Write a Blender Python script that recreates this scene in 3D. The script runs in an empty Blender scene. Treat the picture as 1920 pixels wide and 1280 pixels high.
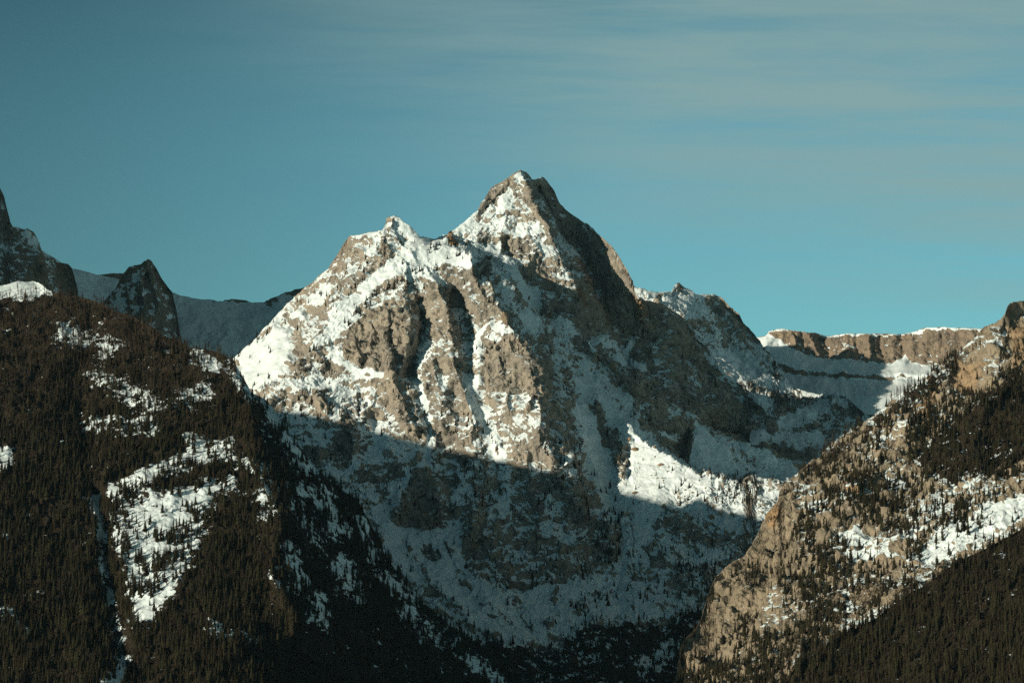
import bpy, math, random
import numpy as np

# ------------------------------------------------------------------ camera
scene = bpy.context.scene
F = 5444.0                       # focal length in pixels of a 1920-wide frame
PITCH = math.radians(7.0)
CP, SP = math.cos(PITCH), math.sin(PITCH)
CAMZ = 1.7
cd = bpy.data.cameras.new("camera")
cd.sensor_width = 36.0
cd.lens = 36.0 * F / 1920.0
cd.clip_start = 1.0
cd.clip_end = 200000.0
cam = bpy.data.objects.new("camera", cd)
scene.collection.objects.link(cam)
cam.location = (0, 0, CAMZ)
cam.rotation_euler = (math.radians(90) + PITCH, 0, 0)
scene.camera = cam
scene.render.resolution_x, scene.render.resolution_y = 1024, 682

# ------------------------------------------------------------------ light
SUN_A, SUN_E = math.radians(52.0), math.radians(11.5)   # light travels right of the view axis, low
tx, ty, tz = math.sin(SUN_A) * math.cos(SUN_E), math.cos(SUN_A) * math.cos(SUN_E), -math.sin(SUN_E)
from mathutils import Vector
sl = bpy.data.lights.new("sun", 'SUN')
sl.energy = 5.0
sl.angle = math.radians(0.5)
sl.color = (1.0, 0.875, 0.66)
sun = bpy.data.objects.new("sun", sl)
scene.collection.objects.link(sun)
sun.rotation_euler = Vector((tx, ty, tz)).to_track_quat('-Z', 'Y').to_euler()
sun.location = (-3000, -3000, 3000)

world = bpy.data.worlds.new("World")
scene.world = world
world.use_nodes = True
wn, wl = world.node_tree.nodes, world.node_tree.links
wn.clear()
sky = wn.new('ShaderNodeTexSky')
sky.sky_type = 'NISHITA'
sky.sun_disc = False
sky.sun_elevation = SUN_E
sky.sun_rotation = math.atan2(-tx, -ty)
sky.altitude = 2200
sky.air_density = 1.0
sky.dust_density = 0.25
sky.ozone_density = 1.0
tint = wn.new('ShaderNodeMix'); tint.data_type = 'RGBA'; tint.blend_type = 'MULTIPLY'
tint.inputs[0].default_value = 1.0
wl.new(sky.outputs[0], tint.inputs[6])
tint.inputs[7].default_value = (0.45, 0.85, 0.76, 1)
# thin high cloud: a sheet above the scene, found by where the view direction meets it
tc = wn.new('ShaderNodeTexCoord')
sep = wn.new('ShaderNodeSeparateXYZ'); wl.new(tc.outputs['Generated'], sep.inputs[0])
def wmath(op, a, b=None, c=None, clamp=False):
    n = wn.new('ShaderNodeMath'); n.operation = op; n.use_clamp = clamp
    for i, s in enumerate((a, b, c)):
        if s is None: continue
        if isinstance(s, (int, float)): n.inputs[i].default_value = s
        else: wl.new(s, n.inputs[i])
    return n.outputs[0]
# the clear sky deepens from the horizon up to the zenith
grad = wn.new('ShaderNodeMapRange'); grad.interpolation_type = 'SMOOTHERSTEP'
for _i, _v in enumerate((0.165, 0.36, 1.66, 0.60)): grad.inputs[_i + 1].default_value = _v
wl.new(sep.outputs[2], grad.inputs[0])
# scattering is weakest at right angles to the sun
sdot = wn.new('ShaderNodeVectorMath'); sdot.operation = 'DOT_PRODUCT'
wl.new(tc.outputs['Generated'], sdot.inputs[0]); sdot.inputs[1].default_value = (-tx, -ty, -tz)
ray = wmath('MULTIPLY_ADD', wmath('MULTIPLY', sdot.outputs['Value'], sdot.outputs['Value']), 1.75, 0.11)
zen = wn.new('ShaderNodeMapRange'); zen.interpolation_type = 'SMOOTHSTEP'
for _i, _v in enumerate((0.27, 0.65, 1.0, 0.28)): zen.inputs[_i + 1].default_value = _v
wl.new(sep.outputs[2], zen.inputs[0])
deep = wn.new('ShaderNodeVectorMath'); deep.operation = 'SCALE'
wl.new(tint.outputs[2], deep.inputs[0]); wl.new(wmath('MULTIPLY', wmath('MULTIPLY', grad.outputs[0], zen.outputs[0]), wmath('MINIMUM', ray, 0.71)), deep.inputs[3])
zc = wmath('ADD', wmath('MAXIMUM', sep.outputs[2], 0.0), 0.10)
px = wmath('DIVIDE', sep.outputs[0], zc)
py = wmath('DIVIDE', sep.outputs[1], zc)
cmb = wn.new('ShaderNodeCombineXYZ')
wl.new(px, cmb.inputs[0]); wl.new(py, cmb.inputs[1])
mp = wn.new('ShaderNodeMapping')
mp.inputs['Location'].default_value = (0.3, 0.0, 0)
mp.inputs['Rotation'].default_value = (0, 0, math.radians(-28))
mp.inputs['Scale'].default_value = (0.6, 2.1, 1)
wl.new(cmb.outputs[0], mp.inputs[0])
nz1 = wn.new('ShaderNodeTexNoise'); nz1.inputs['Scale'].default_value = 1.5
nz1.inputs['Detail'].default_value = 8; nz1.inputs['Roughness'].default_value = 0.62
nz1.inputs['Distortion'].default_value = 0.3
wl.new(mp.outputs[0], nz1.inputs['Vector'])
cl = wn.new('ShaderNodeMapRange'); cl.interpolation_type = 'SMOOTHSTEP'
cl.inputs[1].default_value = 0.30; cl.inputs[2].default_value = 0.62
cl.inputs[3].default_value = 0.0; cl.inputs[4].default_value = 0.8
wl.new(nz1.outputs[0], cl.inputs[0])
cmix = wn.new('ShaderNodeMix'); cmix.data_type = 'RGBA'
veil = wn.new('ShaderNodeMapRange'); veil.interpolation_type = 'SMOOTHSTEP'
veil.inputs[1].default_value = -0.5; veil.inputs[2].default_value = 0.25
wl.new(px, veil.inputs[0])
edge = wn.new('ShaderNodeMapRange'); edge.interpolation_type = 'SMOOTHSTEP'
edge.inputs[1].default_value = 0.14; edge.inputs[2].default_value = 0.225
wl.new(wmath('MULTIPLY_ADD', sep.outputs[0], 0.24, sep.outputs[2]), edge.inputs[0])
wl.new(wmath('MULTIPLY', wmath('MULTIPLY', cl.outputs[0], veil.outputs[0]), wmath('MULTIPLY', edge.outputs[0], zen.outputs[0])), cmix.inputs[0])
wl.new(deep.outputs[0], cmix.inputs[6])
cmix.inputs[7].default_value = (2.55, 3.75, 3.6, 1)
bg = wn.new('ShaderNodeBackground'); bg.inputs[1].default_value = 0.10
wl.new(cmix.outputs[2], bg.inputs[0])
wo = wn.new('ShaderNodeOutputWorld'); wl.new(bg.outputs[0], wo.inputs[0])

scene.view_settings.view_transform = 'Standard'
scene.view_settings.look = 'None'
scene.view_settings.exposure = 0.08
scene.view_settings.gamma = 1.0
scene.render.engine = 'CYCLES'
scene.cycles.max_bounces = 4
scene.cycles.diffuse_bounces = 1
scene.cycles.use_denoising = False
scene.cycles.use_adaptive_sampling = True
scene.cycles.adaptive_threshold = 0.02

# ------------------------------------------------------------------ helpers
def P(u, v, Y):
    dx = (u - 960.0) / F
    dy = (640.0 - v) / F
    k = Y / (CP - dy * SP)
    return dx * k, Y, (SP + dy * CP) * k + CAMZ

_T = np.random.RandomState(7).rand(64, 64, 64).astype(np.float32)
def vnoise(x, y, z):
    xi, yi, zi = np.floor(x), np.floor(y), np.floor(z)
    fx, fy, fz = x - xi, y - yi, z - zi
    fx = fx * fx * fx * (fx * (fx * 6 - 15) + 10)
    fy = fy * fy * fy * (fy * (fy * 6 - 15) + 10)
    fz = fz * fz * fz * (fz * (fz * 6 - 15) + 10)
    x0, y0, z0 = xi.astype(np.int32) & 63, yi.astype(np.int32) & 63, zi.astype(np.int32) & 63
    x1, y1, z1 = (x0 + 1) & 63, (y0 + 1) & 63, (z0 + 1) & 63
    a = _T[x0, y0, z0] * (1 - fx) + _T[x1, y0, z0] * fx
    b = _T[x0, y1, z0] * (1 - fx) + _T[x1, y1, z0] * fx
    c = _T[x0, y0, z1] * (1 - fx) + _T[x1, y0, z1] * fx
    d = _T[x0, y1, z1] * (1 - fx) + _T[x1, y1, z1] * fx
    return (a * (1 - fy) + b * fy) * (1 - fz) + (c * (1 - fy) + d * fy) * fz

def _rot(x, y, z):
    return (0.80 * x + 0.36 * y - 0.48 * z + 11.3, -0.60 * x + 0.48 * y - 0.64 * z + 5.7, 0.80 * y + 0.60 * z + 23.1)
def fbm(x, y, z, o=4, gain=0.5):
    """-1..1"""
    s = 0; a = 1.0; t = 0
    x, y, z = _rot(x, y, z)
    for i in range(o):
        s = s + a * (vnoise(x, y, z) * 2 - 1); t += a; a *= gain
        x, y, z = _rot(x * 2.03, y * 2.03, z * 2.03)
    return s / t * 1.6
def ridged(x, y, z, o=4, gain=0.5):
    """0..1, sharp crests at 1"""
    s = 0; a = 1.0; t = 0
    x, y, z = _rot(x, y, z)
    for i in range(o):
        s = s + a * (1 - np.abs(vnoise(x, y, z) * 2 - 1) * 1.35); t += a; a *= gain
        x, y, z = _rot(x * 2.07, y * 2.07, z * 2.07)
    return s / t
_R = np.random.RandomState(3).rand(4, 32, 32, 32).astype(np.float32)
def facet(x, y, z):
    """broken blocks: each Voronoi cell is a tilted plane of its own"""
    xi, yi, zi = np.floor(x), np.floor(y), np.floor(z)
    best = np.full(x.shape, 9.0, np.float32); out = np.zeros(x.shape, np.float32)
    for dx in (-1, 0, 1):
        for dy in (0, 1) :
            for dz in (-1, 0, 1):
                cx, cy, cz = xi + dx, yi + dy - 0.5 + (y - yi > 0.5) * 1.0 - 0.5, zi + dz
                i, j, k = cx.astype(np.int32) & 31, cy.astype(np.int32) & 31, cz.astype(np.int32) & 31
                r0, r1, r2, r3 = _R[0, i, j, k], _R[1, i, j, k], _R[2, i, j, k], _R[3, i, j, k]
                ex, ey, ez = x - cx - r0, y - cy - r1, z - cz - r2
                d = ex * ex + ey * ey + ez * ez
                m = d < best
                best = np.where(m, d, best)
                out = np.where(m, (r3 - 0.5) * 1.6 + (r0 - 0.5) * 2.4 * ex + (r2 - 0.75) * 2.2 * ez, out)
    return out
def sstep(a, b, x):
    t = np.clip((x - a) / (b - a), 0, 1)
    return t * t * (3 - 2 * t)

def polydist(U, V, pts):
    """distance to a polyline, signed side (+ = right of travel), value interpolated along it"""
    best = np.full(U.shape, 1e9, np.float32); side = np.zeros(U.shape, np.float32); val = np.zeros(U.shape, np.float32)
    for a, b in zip(pts[:-1], pts[1:]):
        ex, ey = b[0] - a[0], b[1] - a[1]
        L2 = ex * ex + ey * ey + 1e-9
        t = np.clip(((U - a[0]) * ex + (V - a[1]) * ey) / L2, 0, 1)
        dx, dy = U - (a[0] + t * ex), V - (a[1] + t * ey)
        d = np.sqrt(dx * dx + dy * dy)
        m = d < best
        best = np.where(m, d, best)
        side = np.where(m, np.sign(ey * dx - ex * dy), side)   # + = right of the line as drawn downwards (image)
        if len(a) > 2:
            val = np.where(m, a[2] + (b[2] - a[2]) * t, val)
    return best, side, val

def inpoly(U, V, pts):
    """signed distance to polygon, + inside"""
    ins = np.zeros(U.shape, bool); best = np.full(U.shape, 1e9, np.float32)
    n = len(pts)
    for i in range(n):
        a, b = pts[i], pts[(i + 1) % n]
        ex, ey = b[0] - a[0], b[1] - a[1]
        L2 = ex * ex + ey * ey + 1e-9
        t = np.clip(((U - a[0]) * ex + (V - a[1]) * ey) / L2, 0, 1)
        best = np.minimum(best, np.hypot(U - a[0] - t * ex, V - a[1] - t * ey))
        c = ((a[1] > V) != (b[1] > V))
        if ey != 0:
            ins ^= c & (U < ex * (V - a[1]) / ey + a[0])
    return np.where(ins, best, -best)

def membrane(u0, u1, v0, v1, lines, step=4):
    """surface stretched over the given (u, v, distance) lines; creases stay on the lines"""
    pts = []
    for ln in lines:
        ln = np.array(ln, float)
        for a, b in zip(ln[:-1], ln[1:]):
            n = max(2, int(np.hypot(b[0] - a[0], b[1] - a[1]) / 2))
            t = np.linspace(0, 1, n)[:, None]
            pts.append(a + (b - a) * t)
        if len(ln) == 1: pts.append(ln)
    pts = np.concatenate(pts)
    s = step * 16; G = None
    while s >= step:
        nu, nv = int((u1 - u0) / s) + 2, int((v1 - v0) / s) + 2
        iu = np.clip(np.round((pts[:, 0] - u0) / s).astype(int), 0, nu - 1)
        iv = np.clip(np.round((pts[:, 1] - v0) / s).astype(int), 0, nv - 1)
        S = np.zeros((nv, nu)); C = np.zeros((nv, nu))
        np.add.at(S, (iv, iu), pts[:, 2]); np.add.at(C, (iv, iu), 1)
        m = C > 0; K = S / np.maximum(C, 1)
        if G is None: G = np.full((nv, nu), pts[:, 2].mean()); it = 400
        else:
            ug, vg = np.meshgrid(np.arange(nu) * s + u0, np.arange(nv) * s + v0)
            G = bil(G, u0, v0, ps, ug, vg); it = 120
        G = np.where(m, K, G)
        for _ in range(it):
            Q = np.pad(G, 1, mode='edge')
            A = 0.25 * (Q[:-2, 1:-1] + Q[2:, 1:-1] + Q[1:-1, :-2] + Q[1:-1, 2:])
            G = np.where(m, K, A)
        ps = s; s //= 2
    return G
def bil(G, u0, v0, s, U, V):
    x = np.clip((U - u0) / s, 0, G.shape[1] - 1.001); y = np.clip((V - v0) / s, 0, G.shape[0] - 1.001)
    i, j = x.astype(int), y.astype(int); fx, fy = x - i, y - j
    return (G[j, i] * (1 - fx) + G[j, i + 1] * fx) * (1 - fy) + (G[j + 1, i] * (1 - fx) + G[j + 1, i + 1] * fx) * fy

def grid_normals(X, Y, Z):
    def d(A): return np.gradient(A, axis=1), np.gradient(A, axis=0)
    (xu, xv), (yu, yv), (zu, zv) = d(X), d(Y), d(Z)
    nx, ny, nz = yu * zv - zu * yv, zu * xv - xu * zv, xu * yv - yu * xv
    l = np.sqrt(nx * nx + ny * ny + nz * nz) + 1e-9
    s = np.where(ny.mean() > 0, -1, 1)
    return s * nx / l, s * ny / l, s * nz / l
def blur(A, n):
    for _ in range(n):
        Q = np.pad(A, 1, mode='edge')
        A = (Q[:-2, 1:-1] + Q[2:, 1:-1] + Q[1:-1, :-2] + Q[1:-1, 2:] + 2 * A) / 6
    return A

def grid_mesh(name, X, Y, Z, attrs, mat):
    nv, nu = X.shape
    me = bpy.data.meshes.new(name)
    co = np.stack([X, Y, Z], -1).reshape(-1, 3).astype(np.float32)
    idx = np.arange(nv * nu).reshape(nv, nu)
    q = np.stack([idx[:-1, :-1], idx[1:, :-1], idx[1:, 1:], idx[:-1, 1:]], -1).reshape(-1, 4).astype(np.int32)
    me.vertices.add(len(co)); me.vertices.foreach_set('co', co.ravel())
    me.loops.add(q.size); me.loops.foreach_set('vertex_index', q.ravel())
    me.polygons.add(len(q))
    me.polygons.foreach_set('loop_start', np.arange(0, q.size, 4, dtype=np.int32))
    me.update(calc_edges=True)
    me.polygons.foreach_set('use_smooth', np.ones(len(q), bool))
    for k, A in attrs.items():
        at = me.attributes.new(k, 'FLOAT', 'POINT')
        at.data.foreach_set('value', A.reshape(-1).astype(np.float32))
    me.materials.append(mat)
    ob = bpy.data.objects.new(name, me)
    scene.collection.objects.link(ob)
    return ob

# ------------------------------------------------------------------ materials
def nodes(name):
    m = bpy.data.materials.new(name); m.use_nodes = True
    nt = m.node_tree; nt.nodes.clear()
    return m, nt.nodes, nt.links
def terrain_material(name, rock_a, rock_b, rock_c, soil, snow=(0.74, 0.855, 0.905), fine=0.55, bump=5.0):
    m, n, l = nodes(name)
    def new(t): return n.new(t)
    def attr(a):
        x = new('ShaderNodeAttribute'); x.attribute_name = a; return x.outputs['Fac']
    def noise(scale, detail=4, rough=0.6, vec=None):
        x = new('ShaderNodeTexNoise'); x.inputs['Scale'].default_value = scale
        x.inputs['Detail'].default_value = detail; x.inputs['Roughness'].default_value = rough
        l.new(vec or geo.outputs['Position'], x.inputs['Vector']); return x.outputs[0]
    def math_(op, a, b, clamp=False):
        x = new('ShaderNodeMath'); x.operation = op; x.use_clamp = clamp
        for i, s in enumerate((a, b)):
            if isinstance(s, (int, float)): x.inputs[i].default_value = s
            else: l.new(s, x.inputs[i])
        return x.outputs[0]
    def rng(v, a, b, c=0.0, d=1.0):
        x = new('ShaderNodeMapRange'); x.interpolation_type = 'SMOOTHSTEP'
        for i, s in enumerate((a, b, c, d)): x.inputs[i + 1].default_value = s
        l.new(v, x.inputs[0]); return x.outputs[0]
    def mix(f, a, b):
        x = new('ShaderNodeMix'); x.data_type = 'RGBA'
        l.new(f, x.inputs[0]) if not isinstance(f, float) else None
        for i, s in ((6, a), (7, b)):
            if isinstance(s, tuple): x.inputs[i].default_value = (*s, 1)
            else: l.new(s, x.inputs[i])
        return x.outputs[2]
    geo = new('ShaderNodeNewGeometry')
    big = noise(0.012, 5, 0.6); mid = noise(0.06, 6, 0.65); tiny = noise(0.22, 5, 0.75)
    rk = mix(rng(big, 0.38, 0.62), rock_a, rock_b)
    rk = mix(rng(mid, 0.47, 0.70), rk, rock_c)
    rk = mix(rng(attr('warm'), 0.0, 1.0), rk, mix(rng(mid, 0.35, 0.7), (0.40, 0.25, 0.13), (0.28, 0.19, 0.11)))
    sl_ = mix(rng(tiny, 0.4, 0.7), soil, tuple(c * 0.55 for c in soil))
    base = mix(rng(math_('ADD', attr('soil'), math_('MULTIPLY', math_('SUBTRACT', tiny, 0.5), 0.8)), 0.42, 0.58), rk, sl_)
    s = math_('ADD', attr('snow'), math_('MULTIPLY', math_('SUBTRACT', tiny, 0.5), fine))
    sm = rng(s, 0.44, 0.56)
    sn = mix(rng(mid, 0.3, 0.8), snow, tuple(c * 0.93 for c in snow))
    col = mix(sm, base, sn)
    b = new('ShaderNodeBsdfPrincipled')
    l.new(col, b.inputs['Base Color'])
    b.inputs['Roughness'].default_value = 0.9
    b.inputs['Specular IOR Level'].default_value = 0.15
    # fractured rock relief: joints and grain, muted under snow
    mpn = new('ShaderNodeMapping'); mpn.inputs['Scale'].default_value = (1.0, 1.0, 0.32); mpn.inputs['Rotation'].default_value = (0.2, 0.5, 0.0)
    wv = new('ShaderNodeVectorMath'); wv.operation = 'MULTIPLY_ADD'
    nv = new('ShaderNodeTexNoise'); nv.inputs['Scale'].default_value = 0.05; nv.inputs['Detail'].default_value = 3
    l.new(geo.outputs['Position'], nv.inputs['Vector'])
    l.new(nv.outputs['Color'], wv.inputs[0]); wv.inputs[1].default_value = (14, 14, 14); l.new(geo.outputs['Position'], wv.inputs[2])
    l.new(wv.outputs[0], mpn.inputs[0])
    vo = new('ShaderNodeTexVoronoi'); vo.inputs['Scale'].default_value = 0.085; vo.feature = 'F1'
    vo.inputs['Detail'].default_value = 2; vo.inputs['Roughness'].default_value = 0.7
    l.new(mpn.outputs[0], vo.inputs['Vector'])
    hh = math_('ADD', math_('MULTIPLY', vo.outputs['Distance'], -0.38), math_('ADD', math_('MULTIPLY', mid, 1.0), math_('MULTIPLY', tiny, 0.42)))
    hs = math_('MULTIPLY', hh, math_('SUBTRACT', 1.0, math_('MULTIPLY', sm, 0.82)))
    bp = new('ShaderNodeBump'); bp.inputs['Distance'].default_value = bump
    l.new(hs, bp.inputs['Height']); bp.inputs['Strength'].default_value = 1.0
    l.new(bp.outputs[0], b.inputs['Normal'])
    o = new('ShaderNodeOutputMaterial'); l.new(b.outputs[0], o.inputs[0])
    return m

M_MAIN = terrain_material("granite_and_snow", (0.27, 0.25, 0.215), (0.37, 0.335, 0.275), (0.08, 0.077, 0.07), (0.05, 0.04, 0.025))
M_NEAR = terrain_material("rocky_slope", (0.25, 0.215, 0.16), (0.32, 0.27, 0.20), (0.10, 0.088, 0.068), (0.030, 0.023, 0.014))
M_FAR = terrain_material("far_rock", (0.21, 0.175, 0.14), (0.27, 0.22, 0.165), (0.09, 0.08, 0.068), (0.06, 0.05, 0.04))

# ------------------------------------------------------------------ terrain builder
def build(name, outline, lines, u0, u1, du, vb, dv, mat, ribs=(), snow=(), snow0=0.5, soil=(), soil0=0.0, warm=(), rough0=1.0,
          amp=1.0, jag=2.0, slope_k=1.4, slope_ref=0.475, speck=0.20, back=700, seed=0.0, terr=1.0, stretch=3.2):
    inner = np.arange(max(u0, -50), min(u1, 1970) + du, du, dtype=np.float64)
    lo = np.arange(u0, inner[0] - 1, 7.0) if u0 < inner[0] - 8 else np.zeros(0)
    hi = np.arange(inner[-1] + 7, u1 + 7, 7.0) if u1 > inner[-1] + 8 else np.zeros(0)
    us = np.concatenate([lo, inner, hi])
    ol = np.array(outline, float)
    vt = np.interp(us, ol[:, 0], ol[:, 1])
    zz = np.zeros_like(us)
    vt = vt + jag * fbm(us / 22.0 + seed, zz + seed, zz, 5, 0.6)
    nrow = int((vb - vt.min()) / dv)
    # rows spread evenly between skyline and foot
    t = np.linspace(0, 1, nrow)[:, None]
    U = np.repeat(us[None], nrow, 0); V = vt[None] + (vb - vt[None]) * t
    lines = [[(a, b, c) for a, b, c in L] for L in lines]
    v0 = ol[:, 1].min() - 20
    G = membrane(u0 - 8, u1 + 8, v0, vb + 8, lines)
    wu = 9 * fbm(U / 45.0, V / 45.0, zz[None] + 3 + seed, 4); wv = 9 * fbm(U / 45.0, V / 45.0, zz[None] + 9 + seed, 4)
    Y = bil(G, u0 - 8, v0, 4, U + wu * 0.5, V + wv * 0.5)
    wu2 = wu + 13 * fbm(U / 110.0, V / 110.0, zz[None] + 5 + seed, 2); wv2 = wv
    wmod = 1 + 0.45 * fbm(U / 60.0, V / 40.0, zz[None] + 15 + seed, 2); amod = 1 + 0.4 * fbm(U / 70.0, V / 35.0, zz[None] + 25 + seed, 3)
    for pts, a, wl_, wr_ in ribs:
        d, s, val = polydist(U + wu2, V + wv2, pts)
        w = np.where(s > 0, wr_, wl_) * wmod
        p = np.clip(1 - d / w, 0, 1)
        Y = Y - a * p * (0.6 + 0.4 * p) * amod
    wu = wu + 6 * fbm(U / 13.0, V / 13.0, zz[None] + 33 + seed, 3, 0.6); wv = wv + 6 * fbm(U / 13.0, V / 13.0, zz[None] + 43 + seed, 3, 0.6)
    # snow lie, soil and stain maps
    def paint(strokes, v, base):
        A = np.full(U.shape, base, np.float32)
        for st in strokes:
            kind, pts, val, soft = st[:4]
            if kind == 'p':
                m = sstep(-soft, soft, inpoly(U + wu * 0.6, V + wv * 0.6, pts))
            else:
                d, s, _ = polydist(U + wu * 0.6, V + wv * 0.6, pts)
                m = 1 - sstep(st[4] * 0.6, st[4] + soft, d)
            A = A * (1 - m) + val * m
        return A
    SN = paint(snow, 0, snow0); SO = paint(soil, 0, soil0); WA = paint(warm, 0, 0.0)
    X, Y, Z = P(U, V, Y)
    rough = np.clip(1.25 - SN * 1.15, 0.16, 1.15) * rough0
    nx, ny, nz = grid_normals(blur(X, 6), blur(Y, 6), blur(Z, 6))
    q = seed * 37.0
    wx = 10 * fbm(X / 45 + q, Y / 45, Z / 45, 2)
    big = ridged(X / 150 + q, Y / 220, Z / (150 * stretch), 3) - 0.62
    med = ridged((X + wx) / 55 + q, Y / 70, (Z + 0.35 * X) / (55 * stretch), 3, 0.55) - 0.62
    sml = ridged((X + wx) / 20 + q, Y / 20, (Z - 0.3 * X) / 58, 3, 0.62) - 0.62
    fin = ridged(X / 7.5 + q, Y / 7.5, (Z + 0.3 * X) / 17, 2, 0.7) - 0.62
    D = amp * (26 * big * np.clip(rough, 0.35, 1) + 21 * med * np.clip(rough, 0.3, 1.2) + 6.5 * sml * rough + 2.6 * fin * rough)
    D = D + amp * rough * (5.0 * facet((X + 0.5 * wx) / 36 + q, Y / 36, (Z + 0.45 * X) / 46) + 2.4 * facet((X + 0.3 * wx) / 15 + q, Y / 15, (Z + 0.4 * X) / 21))
    cr = ridged((X + 0.6 * wx) / 24 + q + 9, Y / 24, (Z + 0.45 * X) / 62, 3, 0.6)
    cr2 = ridged((X - wx) / 34 + q + 19, Y / 40, (Z - 0.8 * X) / 26, 2, 0.6)
    D = D - amp * rough * (7.5 * sstep(0.70, 0.93, cr) + 4.5 * sstep(0.74, 0.95, cr2))
    # bedding ledges that catch snow, broken and dipping
    ph = (Z + 0.35 * X) / 13.0 + 2.6 * fbm(X / 70 + q, Y / 70, Z / 50, 4, 0.6)
    st = ph - np.floor(ph)
    led = (sstep(0.0, 0.4, st) - st)
    D = D - terr * 5.0 * led * rough * sstep(-0.3, 0.4, fbm(X / 50, Y / 50 + q, Z / 50, 3))
    fade = np.clip(t / 0.02, 0.25, 1)
    D = D * fade
    X, Y, Z = X + nx * D, Y + ny * D, Z + nz * D
    nx, ny, nz = grid_normals(X, Y, Z)
    nzb = 0.5 * nz + 0.5 * blur(nz, 5)
    hollow = np.clip((blur(D, 14) - D) / 5.0, -1, 1)
    sp = fbm(X / 11 + q, Y / 11, Z / 8, 4, 0.75); sp2 = fbm(X / 40, Y / 40 + q, Z / 40, 3, 0.6)
    S = SN + slope_k * (nzb - slope_ref) + speck * sp + 0.15 * sp2 + 0.30 * hollow
    S = np.where(SN > 0.93, np.maximum(S, 0.9 + 0.15 * sp), S)
    attrs = {'snow': S, 'soil': SO + 0.12 * sp2, 'warm': np.clip(WA, 0, 1)}
    # the far side of the mountain, falling away behind the skyline
    nb = 10
    kk = (np.arange(nb, 0, -1) / nb)[:, None] ** 1.5 * back
    bx = X[:1] + 0 * kk; by = Y[:1] + kk; bz = Z[:1] - kk * 0.85 + 0.05 * kk * fbm(bx / 80, by / 80, bx * 0 + q, 3)
    cat = lambda a, b: np.concatenate([a, b], 0)
    full = {k: cat(np.repeat(A[:1], nb, 0), A) for k, A in attrs.items()}
    ob = grid_mesh(name, cat(bx, X), cat(by, Y), cat(bz, Z), full, mat)
    ob['kind'] = 'structure'
    return ob, dict(U=U, V=V, X=X, Y=Y, Z=Z, nz=nz, S=S)

def rough_line(line, n=1): return line

# ================================================================== MAIN PEAK
OUT_MAIN = [(300, 775), (400, 703), (440, 668), (487, 627), (532, 571), (574, 537), (619, 500), (640, 465), (656, 442), (682, 438),
    (716, 425), (724, 406), (739, 403), (750, 408), (756, 416), (767, 421), (789, 443), (817, 447), (821, 444), (856, 424), (894, 392),
    (899, 381), (920, 352), (942, 343), (965, 324), (976, 316), (987, 322), (999, 336), (1006, 334), (1016, 331), (1025, 337), (1040, 360),
    (1051, 382), (1062, 397), (1096, 414), (1122, 439), (1149, 465), (1175, 502), (1186, 525), (1190, 546), (1198, 562), (1210, 561), (1240, 569), (1258, 580),
    (1274, 591), (1290, 611), (1303, 631), (1323, 648), (1335, 668), (1355, 688), (1376, 709), (1392, 729), (1400, 749), (1404, 790), (1407, 830),
    (1410, 868), (1418, 893), (1470, 901), (1540, 907), (1720, 1010)]
OUT_SHO = [(1120, 560), (1170, 545), (1193, 535), (1203, 534),
    (1215, 545), (1240, 548), (1258, 547), (1265, 535), (1272, 531), (1283, 540), (1308, 550), (1319, 550), (1332, 552), (1340, 550),
    (1355, 558), (1368, 575), (1385, 588), (1393, 605), (1408, 622), (1425, 640), (1449, 671), (1465, 700), (1481, 720), (1506, 732),
    (1567, 740), (1591, 748), (1616, 769), (1700, 800), (1800, 870)]
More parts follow.
